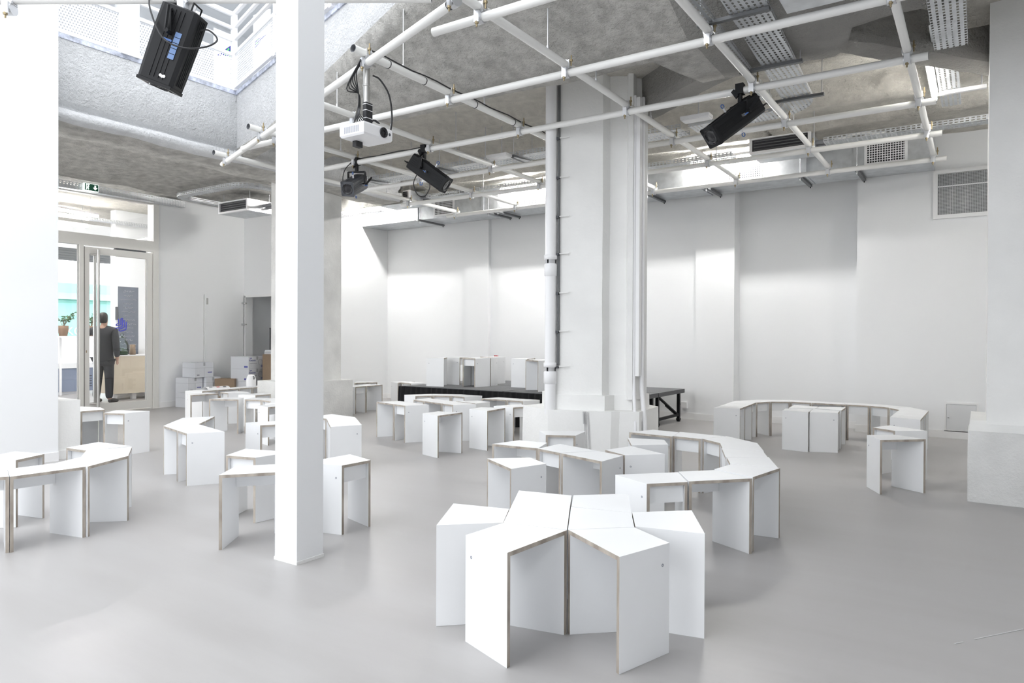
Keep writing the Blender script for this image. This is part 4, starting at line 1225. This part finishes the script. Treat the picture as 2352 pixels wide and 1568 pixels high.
# ---------------------------------------------------------------- lobby beyond the glass
structure(MB().box(-15.2, -15.0, 7.67, 10.0, 0, 3.95).box(-15.2, -12.45, 8.95, 9.1, 0, 3.95).build('wall_lobby', M['wall']))
structure(MB().box(-17.8, -12.45, -2, 10, 3.90, 4.0).build('ceiling_lobby', M['flockl']))
structure(MB().box(-17.7, -17.5, -2, 10, 3.30, 3.95).box(-17.7, -17.5, -2, 10, 0, 0.12).build('wall_street', M['wall']))
w2 = bpy.data.objects.new('window_2', None)
COL.objects.link(w2)
structure(w2)
for k in range(5):
    MB().box(-17.62, -17.56, -2, 10, 3.02 + 0.056 * k, 3.07 + 0.056 * k).build('shutter_slat', M['galvd'], w2)
for y in (1.0, 4.5, 9.3):
    MB().box(-17.66, -17.56, y, y + 0.07, 0.12, 3.02).build('frame_bar', M['frame'], w2)
for a, b in ((1.07, 4.5), (4.57, 9.3)):
    MB().box(-17.615, -17.605, a, b, 0.12, 3.02).build('pane', M['glass'], w2)
o = thing('window_bench', 'low bench with blue grey front and white top under the street window', 'bench', (-16.7, 6.2, 0))
MB().box(-0.2, 0.2, -2.6, 1.75, 0.06, 0.57).build('front_panel', M['slate'], o)
MB().box(-0.23, 0.23, -2.62, 1.77, 0.57, 0.68).build('top', M['plastic'], o)
MB().box(-0.15, 0.15, -2.5, 1.7, 0, 0.06).build('toe_kick', M['plastic'], o)
mb = MB()
for k in range(5):
    mb.box(0.2, 0.206, 1.50, 1.72, 0.16 + 0.055 * k, 0.175 + 0.055 * k)
mb.build('vent_slot', M['vent'], o)
o = thing('window_shelf', 'high white shelf in the street window carrying the potted plants', 'shelf', (-16.25, 7.3, 0))
MB().box(-0.12, 0.12, -1.2, 0.95, 1.235, 1.27).build('board', M['plastic'], o)
for y in (-1.1, -0.1, 0.85):
    MB().box(-0.10, -0.06, y - 0.02, y + 0.02, 0.0, 1.235).build('leg', M['plastic'], o)
o = thing('serving_counter', 'pale plywood serving counter behind the glass door', 'counter', (-14.5, 7.9, 0))
MB().box(-0.3, 0.3, -0.67, 0.7, 0.13, 0.875).build('front_panel', M['birch'], o)
MB().box(-0.31, 0.31, -0.68, 0.71, 0.875, 0.895).build('worktop', M['plastic'], o)
for y in (-0.58, -0.2, 0.2, 0.6):
    MB().box(0.10, 0.18, y - 0.04, y + 0.04, 0, 0.13).build('foot', M['plastic'], o)
o = thing('blackboard', 'slate menu blackboard with chalk writing on the lobby wall', 'blackboard', (-14.985, 7.93, 0.56), math.pi / 2)
MB().box(-0.21, 0.21, 0, 0.014, 0, 1.75).build('board', M['chalkb'], o)
rr = random.Random(3)
for k in range(17):
    z = 1.65 - k * 0.085
    w0 = rr.uniform(0.08, 0.17)
    pts = [(-w0 + 2 * w0 * i / 26 + 0.02 * rr.uniform(-1, 1) * (k % 4 == 0), -0.003, z + rr.uniform(-0.018, 0.018) * (1.6 if k % 4 == 0 else 1)) for i in range(27)]
    MB().path(pts, 0.0022, 4).build('chalk_writing', M['chalk'], o)
MB().box(-0.27, -0.235, -0.03, 0.012, 1.05, 1.32).build('door_pull', M['darkgrey'], o)
o = thing('glass_jar', 'big lidded glass jar with green lemonade leaves on the counter', 'jar', (-14.32, 7.45, 0.895))
MB().lathe((0, 0, 0), [(0.001, 0.004), (0.10, 0.004), (0.115, 0.02), (0.122, 0.10), (0.122, 0.20), (0.105, 0.26), (0.075, 0.29), (0.075, 0.31), (0.085, 0.315)], 24).build('jar_body', M['jar'], o)
MB().lathe((0, 0, 0.32), [(0.086, 0), (0.086, 0.012), (0.05, 0.04), (0.02, 0.055), (0.018, 0.07), (0.034, 0.085), (0.034, 0.10), (0.015, 0.115), (0.001, 0.118)], 24).build('lid', M['jar'], o)
rr = random.Random(8)
mb = MB().lathe((0, 0, 0.01), [(0.001, 0), (0.105, 0.0), (0.110, 0.03), (0.108, 0.07), (0.001, 0.075)], 18)
for k in range(40):
    a, r = rr.uniform(0, 6.28), rr.uniform(0.02, 0.10)
    c = Vector((r * math.cos(a), r * math.sin(a), rr.uniform(0.03, 0.13)))
    u = Vector((rr.uniform(-1, 1), rr.uniform(-1, 1), rr.uniform(-1, 1))).normalized() * 0.022
    w_ = u.orthogonal().normalized() * 0.009
    mb.add([c - u, c + w_, c + u, c - w_], [(0, 1, 2, 3)])
mb.build('leaves', M['leaf'], o)['kind'] = 'stuff'
o = thing('paper_bag', 'crumpled brown paper bag next to the glass jar', 'bag', (-14.35, 7.68, 0.895))
MB().lathe((0, 0, 0), [(0.001, 0), (0.055, 0), (0.06, 0.05), (0.05, 0.13), (0.055, 0.2), (0.03, 0.21)], 9).build('bag', M['card'], o)


def plant(x, y, z, seed, label, lemon=False):
    rr = random.Random(seed)
    t = thing('potted_plant', label, 'plant', (x, y, z))
    MB().lathe((0, 0, 0), [(0.001, 0), (0.075, 0), (0.10, 0.14), (0.10, 0.22), (0.085, 0.22), (0.085, 0.19), (0.001, 0.19)], 16).build('pot', M['terra'], t)
    st, lf = MB(), MB()
    for k in range(7):
        a, tl = rr.uniform(0, 6.28), rr.uniform(0.10, 0.26)
        top = Vector((tl * math.cos(a), tl * math.sin(a), 0.25 + rr.uniform(0.12, 0.30)))
        mid = Vector((top.x * 0.35, top.y * 0.35, 0.32))
        st.path([(0, 0, 0.18), mid, top], 0.005, 5)
        for i in range(16):
            p = mid.lerp(top, rr.uniform(0.0, 1.05)) + Vector((rr.uniform(-1, 1), rr.uniform(-1, 1), rr.uniform(-1, 1))) * 0.045
            u = Vector((rr.uniform(-1, 1), rr.uniform(-1, 1), rr.uniform(-0.3, 1))).normalized() * rr.uniform(0.022, 0.04)
            w_ = u.cross(Vector((rr.uniform(-1, 1), rr.uniform(-1, 1), rr.uniform(-1, 1)))).normalized() * 0.016
            lf.add([p - u, p + w_, p + u, p - w_], [(0, 1, 2, 3)])
    st.build('stems', M['terra'], t)
    lf.build('foliage', M['leaf'], t)['kind'] = 'stuff'
    if lemon:
        MB().lathe((0.08, 0.10, 0.48), [(0.001, -0.035), (0.025, -0.025), (0.033, 0), (0.025, 0.025), (0.001, 0.037)], 14).build('lemon', M['lemon'], t)


plant(-16.25, 7.22, 1.27, 2, 'bushy green plant in a brown pot on the window shelf')
plant(-16.25, 7.78, 1.27, 6, 'small lemon tree with one yellow fruit on the window shelf', True)
tube_light((-13.7, 5.4, 3.55), (-14.05, 6.85, 3.55), 'glowing fluorescent tube seen through the pane over the door', 3.92)
tube_light((-15.2, 6.3, 3.50), (-15.2, 7.2, 3.50), 'glowing fluorescent tube deeper in the lobby', 3.92)
ribbon_tray('cable_tray', [(-14.6, 5.0, 3.55), (-14.6, 6.4, 3.55), (-14.6, 8.3, 3.55)], 0.16, 'slotted tray hanging in the lobby beyond the door', m=('trayy', 'traysy'))
ribbon_tray('cable_tray', [(-16.6, 5.0, 3.45), (-16.6, 6.4, 3.45), (-16.6, 8.6, 3.45)], 0.14, 'slotted tray close to the lobby street window', m=('trayy', 'traysy'))
# teal shop front across the street
o = thing('shop_front', 'pale teal shop front across the street', 'building', (-28, 12.5, 0))
MB().box(-1, 0, -7, 7, 1.25, 3.2).build('fascia', M['teal'], o)
MB().box(-1.0, 0.06, -7, 7, 2.50, 2.58).build('moulding', M['teal2'], o)
MB().add([(0.25, -7, 2.60), (0.25, 7, 2.60), (-0.4, 7, 3.25), (-0.4, -7, 3.25)], [(0, 1, 2, 3)]).build('canopy', M['teal'], o)
for y in (-3.1, 0.7, 2.4):
    MB().box(0, 0.02, y, y + 0.03, 1.25, 2.5).build('panel_joint', M['teal2'], o)
MB().box(0, 0.02, -7, 0.7, 1.95, 1.98).build('panel_joint', M['teal2'], o)
MB().box(-1, -0.05, -7, 7, 0, 1.25).build('shop_window', M['wall'], o)
text_mesh('KO', 0.42, M['plastic'], 'lettering', o, Matrix.Translation((0.03, 0.32, 1.30)) @ FACE_X, 0.004)


# ================================================================== person seen from behind
def skin_obj(name, joints, edges, m, parent, sub=2):
    me = bpy.data.meshes.new(name)
    me.from_pydata([j[0] for j in joints], edges, [])
    me.materials.append(m)
    o = bpy.data.objects.new(name, me)
    COL.objects.link(o)
    o.parent = parent
    me.skin_vertices.new() if hasattr(me.skin_vertices, 'new') and not len(me.skin_vertices) else None
    mod = o.modifiers.new('skin', 'SKIN')
    mod.use_smooth_shade = True
    if not len(me.skin_vertices):
        bpy.context.view_layer.objects.active = o
        bm = bmesh.new()
        bm.from_mesh(me)
        bm.verts.layers.skin.verify()
        bm.to_mesh(me)
        bm.free()
    for i, j in enumerate(joints):
        sv = me.skin_vertices[0].data[i]
        sv.radius = (j[1], j[2] if len(j) > 2 else j[1])
        sv.use_root = (i == 0)
    s2 = o.modifiers.new('smooth', 'SUBSURF')
    s2.levels = s2.render_levels = sub
    return o


per = thing('person', 'person in dark coat and trousers seen from behind, one arm raised', 'person', (-13.88, 6.88, 0), math.atan2(0.5528, 0.8333))
# local axes: +x to the person's right, +y forward
body = [((0, 0, 0.92), 0.13, 0.10), ((0, 0, 1.12), 0.12, 0.09), ((0, 0, 1.36), 0.13, 0.09), ((0, 0.0, 1.47), 0.055, 0.055), ((0, 0.02, 1.55), 0.065, 0.08), ((0, 0.02, 1.66), 0.062, 0.075),
        ((0.19, 0, 1.39), 0.055), ((0.235, -0.02, 1.13), 0.042), ((0.235, 0.03, 0.90), 0.030), ((0.235, 0.045, 0.83), 0.022, 0.04),
        ((-0.19, 0, 1.39), 0.055), ((-0.42, 0.06, 1.30), 0.042), ((-0.40, 0.28, 1.36), 0.030), ((-0.395, 0.36, 1.37), 0.022, 0.04),
        ((0.09, 0, 0.86), 0.085), ((0.10, 0.01, 0.48), 0.058), ((0.11, -0.02, 0.09), 0.040), ((0.12, 0.10, 0.04), 0.035, 0.03),
        ((-0.09, 0, 0.86), 0.085), ((-0.12, 0.02, 0.48), 0.058), ((-0.15, 0.0, 0.09), 0.040), ((-0.17, 0.12, 0.04), 0.035, 0.03)]
be = [(0, 1), (1, 2), (2, 3), (3, 4), (4, 5), (2, 6), (6, 7), (7, 8), (8, 9), (2, 10), (10, 11), (11, 12), (12, 13), (0, 14), (14, 15), (15, 16), (16, 17), (0, 18), (18, 19), (19, 20), (20, 21)]
for hx, hy, hz, sx in ((0.235, 0.05, 0.80, 1), (-0.395, 0.39, 1.37, -1)):      # fingers and thumb
    root = 9 if sx > 0 else 13
    for k in range(4):
        off = (k - 1.5) * 0.017
        if sx > 0:
            tip = (hx, hy + off, hz - 0.075 + 0.008 * abs(k - 1))
            mid = (hx - 0.004, hy + off, hz - 0.03)
        else:
            tip = (hx + 0.01, hy + 0.065 - 0.008 * abs(k - 1), hz + off + 0.01)
            mid = (hx, hy + 0.03, hz + off)
        body.append((mid, 0.0095))
        body.append((tip, 0.0075))
        be += [(root, len(body) - 2), (len(body) - 2, len(body) - 1)]
    body.append(((hx - 0.03 * sx, hy + 0.02, hz - 0.01 if sx > 0 else hz + 0.045), 0.010))
    be.append((root, len(body) - 1))
skin_obj('body', body, be, M['skin'], per)
coat = [((0, 0, 1.05), 0.18, 0.135), ((0, 0, 0.76), 0.215, 0.155), ((0, 0, 0.70), 0.21, 0.15), ((0, 0, 1.25), 0.19, 0.13), ((0, 0, 1.40), 0.15, 0.105), ((0, 0, 1.485), 0.075, 0.075),
        ((0.20, 0, 1.38), 0.075), ((0.245, -0.02, 1.12), 0.066), ((0.24, 0.03, 0.87), 0.052),
        ((-0.20, 0, 1.38), 0.075), ((-0.43, 0.06, 1.29), 0.066), ((-0.40, 0.26, 1.36), 0.05)]
skin_obj('coat', coat, [(0, 1), (1, 2), (0, 3), (3, 4), (4, 5), (4, 6), (6, 7), (7, 8), (4, 9), (9, 10), (10, 11)], M['coat'], per)
tro = [((0, 0, 0.90), 0.16, 0.12), ((0.09, 0, 0.80), 0.105), ((0.10, 0.01, 0.48), 0.082), ((0.11, -0.01, 0.07), 0.068), ((-0.09, 0, 0.80), 0.105), ((-0.12, 0.02, 0.48), 0.082), ((-0.15, 0.0, 0.07), 0.068)]
skin_obj('trousers', tro, [(0, 1), (1, 2), (2, 3), (0, 4), (4, 5), (5, 6)], M['jean'], per)
for x, y, a in ((0.12, 0.06, 0.25), (-0.16, 0.06, -0.15)):
    skin_obj('shoe', [((x, y - 0.10, 0.05), 0.048, 0.05), ((x + 0.05 * a, y + 0.05, 0.045), 0.05, 0.045), ((x + 0.12 * a, y + 0.15, 0.035), 0.04, 0.035)], [(0, 1), (1, 2)], M['shoe'], per)
skin_obj('hair', [((0, -0.03, 1.51), 0.066, 0.05), ((0, -0.022, 1.56), 0.078, 0.078), ((0, -0.018, 1.63), 0.086, 0.094), ((0, 0.0, 1.69), 0.070, 0.085), ((0, 0.01, 1.725), 0.04, 0.05)], [(0, 1), (1, 2), (2, 3), (3, 4)], M['hair'], per)

# ================================================================== closet, its door and the goods in front
cd = bpy.data.objects.new('door_2', None)
COL.objects.link(cd)
structure(cd)
MB().box(-12.184, -12.165, 7.87, 8.70, 0.02, 2.07).build('leaf', M['wall'], cd)
MB().box(-12.165, -12.160, 7.90, 7.935, 1.88, 2.00).build('catch_plate', M['alu'], cd)
for z in (0.3, 1.5, 1.92):
    h = MB().box(-12.163, -12.145, 8.66, 8.72, z, z + 0.03).build('hinge', M['zinc'], cd)
    MB().box(-12.15, -12.10, 8.70, 8.735, z + 0.004, z + 0.026).build('hinge_arm', M['alu'], h)
t = thing('metal_shelf', 'grey steel shelf unit inside the open closet', 'shelf', (-11.25, 9.25, 0))
for x in (-0.5, 0.45):
    for y in (-0.25, 0.3):
        MB().box(x, x + 0.035, y, y + 0.035, 0, 1.45).build('upright', M['galvd'], t)
for z in (0.08, 0.55, 1.0, 1.42):
    MB().box(-0.5, 0.485, -0.25, 0.335, z, z + 0.025).build('shelf_board', M['galvd'], t)


def carton(name, x, y, z, sx, sy, sz, m, label, rz=0.0, printed=None, group=None):
    t = thing(name, label, 'box', (x, y, z), rz, group)
    MB().box(-sx / 2, sx / 2, -sy / 2, sy / 2, 0, sz).build('carton', M[m], t)
    e = 0.0015
    MB().box(-sx / 2 - e, sx / 2 + e, -0.02, 0.02, sz - 0.06, sz + e).build('tape', M['tape' if m == 'cardw' else 'card'], t)
    if printed == 'tissue':
        FR = Matrix(((0, 0, 1, 0), (1, 0, 0, 0), (0, 1, 0, 0), (0, 0, 0, 1)))
        text_mesh('Kleenex', 0.055, M['ink'], 'print', t, Matrix.Translation((sx / 2 + e, -sy / 2 + 0.10, sz * 0.62)) @ FR)
        MB().box(sx / 2, sx / 2 + e, -sy / 2 + 0.03, -sy / 2 + 0.09, sz * 0.85, sz * 0.90).build('print', M['ink'], t)
        MB().path([(sx / 2 + e, sy / 2 - 0.15 + 0.055 * math.cos(k * math.pi / 10), sz * 0.52 + 0.055 * math.sin(k * math.pi / 10)) for k in range(21)], 0.0022, 4).build('print_ring', M['inkg'], t)
        MB().box(sx / 2, sx / 2 + e, sy / 2 - 0.13, sy / 2 - 0.02, sz * 0.10, sz * 0.26).build('print_panel', M['ink'], t)
        mb = MB()
        for k in range(4):
            mb.box(sx / 2 + e, sx / 2 + 2 * e, sy / 2 - 0.12 + 0.025 * k, sy / 2 - 0.105 + 0.025 * k, sz * 0.14, sz * 0.22)
        mb.build('print', M['cardw'], t)
        MB().box(-sx / 2 + 0.30, sx / 2 - 0.02, -sy / 2 - e, -sy / 2, sz * 0.10, sz * 0.24).build('print_panel', M['ink'], t)
        MB().box(sx / 2, sx / 2 + e, -sy / 2 + 0.03, -sy / 2 + 0.22, sz * 0.42, sz * 0.46).build('print', M['inkg'], t)
    if printed == 'plain':
        MB().box(sx / 2, sx / 2 + e, -sy / 2, sy / 2, sz * 0.63, sz * 0.645).build('lid_edge', M['tape'], t)
        MB().box(-sx / 2, sx / 2, -sy / 2 - e, -sy / 2, sz * 0.63, sz * 0.645).build('lid_edge', M['tape'], t)
        MB().box(sx / 2, sx / 2 + e, -sy / 2 + 0.04, -sy / 2 + 0.09, sz * 0.12, sz * 0.2).build('print', M['inkg'], t)
        MB().box(sx / 2, sx / 2 + e, sy / 2 - 0.12, sy / 2 - 0.03, sz * 0.30, sz * 0.36).build('print', M['ink'], t)
        MB().box(sx / 2, sx / 2 + e, -0.004, 0.0, 0, sz * 0.63).build('lid_edge', M['tape'], t)
    return t


for k in range(4):
    carton('carton', -11.42, 8.28, 0.227 * k, 0.40, 0.47, 0.225, 'cardw', ['white tissue carton at the bottom of the printed stack', 'white tissue carton second from the bottom of the printed stack', 'white tissue carton second from the top of the printed stack', 'white tissue carton on top of the printed stack'][k], 0.25, 'tissue', 'printed tissue cartons')
for k in range(2):
    carton('carton', -11.95, 7.42, 0.266 * k, 0.34, 0.30, 0.264, 'cardw', ['plain white carton on the floor by the skirting', 'plain white carton in the middle layer against the wall'][k], 0.1, 'plain', 'plain white cartons')
    carton('carton', -11.90, 7.75, 0.266 * k, 0.34, 0.30, 0.264, 'cardw', ['plain white carton on the floor beside the brown one', 'plain white carton beside the topmost one by the wall'][k], 0.05, 'plain', 'plain white cartons')
carton('carton', -11.93, 7.58, 0.534, 0.36, 0.38, 0.265, 'cardw', 'plain white carton on top of the pile by the wall', 0.06, 'plain', 'plain white cartons')
carton('carton', -11.62, 7.98, 0.0, 0.36, 0.30, 0.50, 'card', 'brown cardboard box between the white cartons', 0.6)
t = carton('carton', -10.92, 8.52, 0.0, 0.34, 0.36, 0.95, 'card', 'tall brown cardboard box standing in front of the closet', 0.3)
MB().box(0.17, 0.172, -0.12, -0.03, 0.55, 0.78).build('shipping_label', M['plastic'], t)
for k in range(4):
    tag(MB().box(-0.16, 0.16, -0.14, 0.14, 0, 0.018).build('book', M['cardw' if k % 2 else 'plastic'], None, (-10.92 + 0.01 * k, 8.52 - 0.012 * k, 0.952 + 0.02 * k), 0.3 + 0.12 * k), ['bottom', 'second', 'third', 'topmost'][k] + ' white folder lying flat on the tall brown box', 'folder', 'folders on the tall box')

# leaflet and jug on the straight row of stools
t = thing('leaflet', 'curled white leaflet with red and black pictures on the stool row', 'leaflet', (-9.93, 6.62, 0.4505), math.pi / 2 - 0.05)
v = []
for i in range(13):
    a = i / 12
    y = -0.10 + 0.20 * a
    z = 0.002 + 0.045 * math.sin(math.pi * a) ** 0.8
    v += [(-0.19, y, z), (0.19, y, z)]
MB().add(v, [(2 * i, 2 * i + 1, 2 * i + 3, 2 * i + 2) for i in range(12)], 0, True).build('paper', M['plastic'], t)
for x, m in ((-0.12, 'inkg'), (0.0, 'red'), (0.11, 'rubber')):
    MB().add([(x - 0.025, -0.060, 0.0385), (x + 0.025, -0.060, 0.0385), (x + 0.025, -0.035, 0.046), (x - 0.025, -0.035, 0.046)], [(0, 1, 2, 3)]).build('picture', M[m], t)
t = thing('plastic_jug', 'white plastic jug with a grip hole on the stool row', 'jug', (-9.97, 7.28, 0.4505))
MB().lathe((0, 0, 0), [(0.001, 0), (0.07, 0), (0.078, 0.02), (0.078, 0.12), (0.06, 0.17), (0.045, 0.20), (0.001, 0.205)], 20).build('jug_body', M['plastic'], t)
MB().path([(0.05 + 0.03 * math.cos(k), 0.0, 0.15 + 0.03 * math.sin(k)) for k in [x * 0.6283 for x in range(11)]], 0.008, 8).build('grip', M['darkgrey'], t)

# ================================================================== wall fittings
t = thing('wall_hatch', 'small grey access hatch low on the back wall by the right pillar', 'hatch', (-0.19, 10.76, 0.11))
MB().box(-0.185, 0.185, -0.014, 0, -0.02, 0.0).box(-0.185, 0.185, -0.014, 0, 0.335, 0.36).box(-0.185, -0.165, -0.014, 0, 0.0, 0.335).box(0.165, 0.185, -0.014, 0, 0.0, 0.335).build('frame', M['base'], t)
MB().box(-0.162, 0.162, -0.010, -0.001, 0.003, 0.332).build('hatch_door', M['hatch'] if 'hatch' in M else mat('hatch_grey', (0.68, 0.69, 0.70), 0.5), t)
MB().lathe((-0.14, -0.010, 0.165), [(0.012, 0), (0.012, 0.004), (0.001, 0.005)], 14, 0, (0, -1, 0)).build('latch', M['zinc'], t)
t = thing('wall_socket', 'white surface wall socket above the skirting beside the stage', 'socket', (-3.91, 10.88, 0.17))
MB().box(-0.05, 0.05, -0.045, 0, 0, 0.10).build('socket_box', M['plastic'], t)
MB().box(-0.042, 0.042, -0.050, -0.045, 0.008, 0.092).build('cover', M['base'], t)
MB().box(-0.058, -0.05, -0.03, -0.015, 0.05, 0.07).build('plug', M['rubber'], t)
t = thing('wall_sticker', 'small red and white sticker low on the back wall', 'sticker', (-7.57, 10.878, 0.90))
MB().box(-0.045, 0.045, -0.002, 0, 0, 0.05).build('label', M['plastic'], t)
MB().box(-0.045, -0.012, -0.003, -0.002, 0.004, 0.046).box(-0.004, 0.02, -0.003, -0.002, 0.004, 0.046).box(0.028, 0.044, -0.003, -0.002, 0.01, 0.046).build('print', M['red'], t)
wm = bpy.data.objects.new('window_3', None)
COL.objects.link(wm)
structure(wm)
MB().box(-0.52, -0.47, 10.72, 10.765, 2.85, 3.48).box(-0.47, 0.6, 10.72, 10.765, 2.85, 2.90).box(-0.47, 0.6, 10.72, 10.765, 3.43, 3.48).build('frame', M['base'], wm)
MB().box(-0.47, 0.6, 10.75, 10.759, 2.90, 3.43).build('pane', mat('wired_glass', (0.20, 0.205, 0.21), 0.2), wm)
MB().add([(-0.47, 10.735, 2.90), (0.6, 10.735, 2.90), (0.6, 10.735, 3.43), (-0.47, 10.735, 3.43)], [(0, 1, 2, 3)]).build('wire_mesh', M['grille2'], wm)
MB().box(-0.47, 0.6, 10.742, 10.750, 3.26, 3.275).build('glazing_bar', M['plastic'], wm)
tube_light((-10.6, 0.6, 3.55), (-10.6, 2.0, 3.55), 'added unseen fluorescent tube in the side aisle behind the white pier', 3.78)  # unseen lamp added to lift the left aisle and door wall
tube_light((-9.4, 0.6, 3.55), (-9.4, 2.0, 3.55), 'added unseen fluorescent tube in the side aisle close behind the white pier', 3.78)  # second hidden lamp, also added to brighten that aisle
tube_light((-9.40, 7.98, 3.66), (-9.40, 8.42, 3.66), 'short added unseen fluorescent tube behind the concrete column', 3.78)  # hidden lamp added to brighten the left and closet walls
tube_light((0.95, 8.3, 3.70), (0.95, 8.75, 3.70), 'added unseen fluorescent tube behind the broad right pillar', 3.97)  # out-of-view lamp added to brighten the cream ceiling and right wall
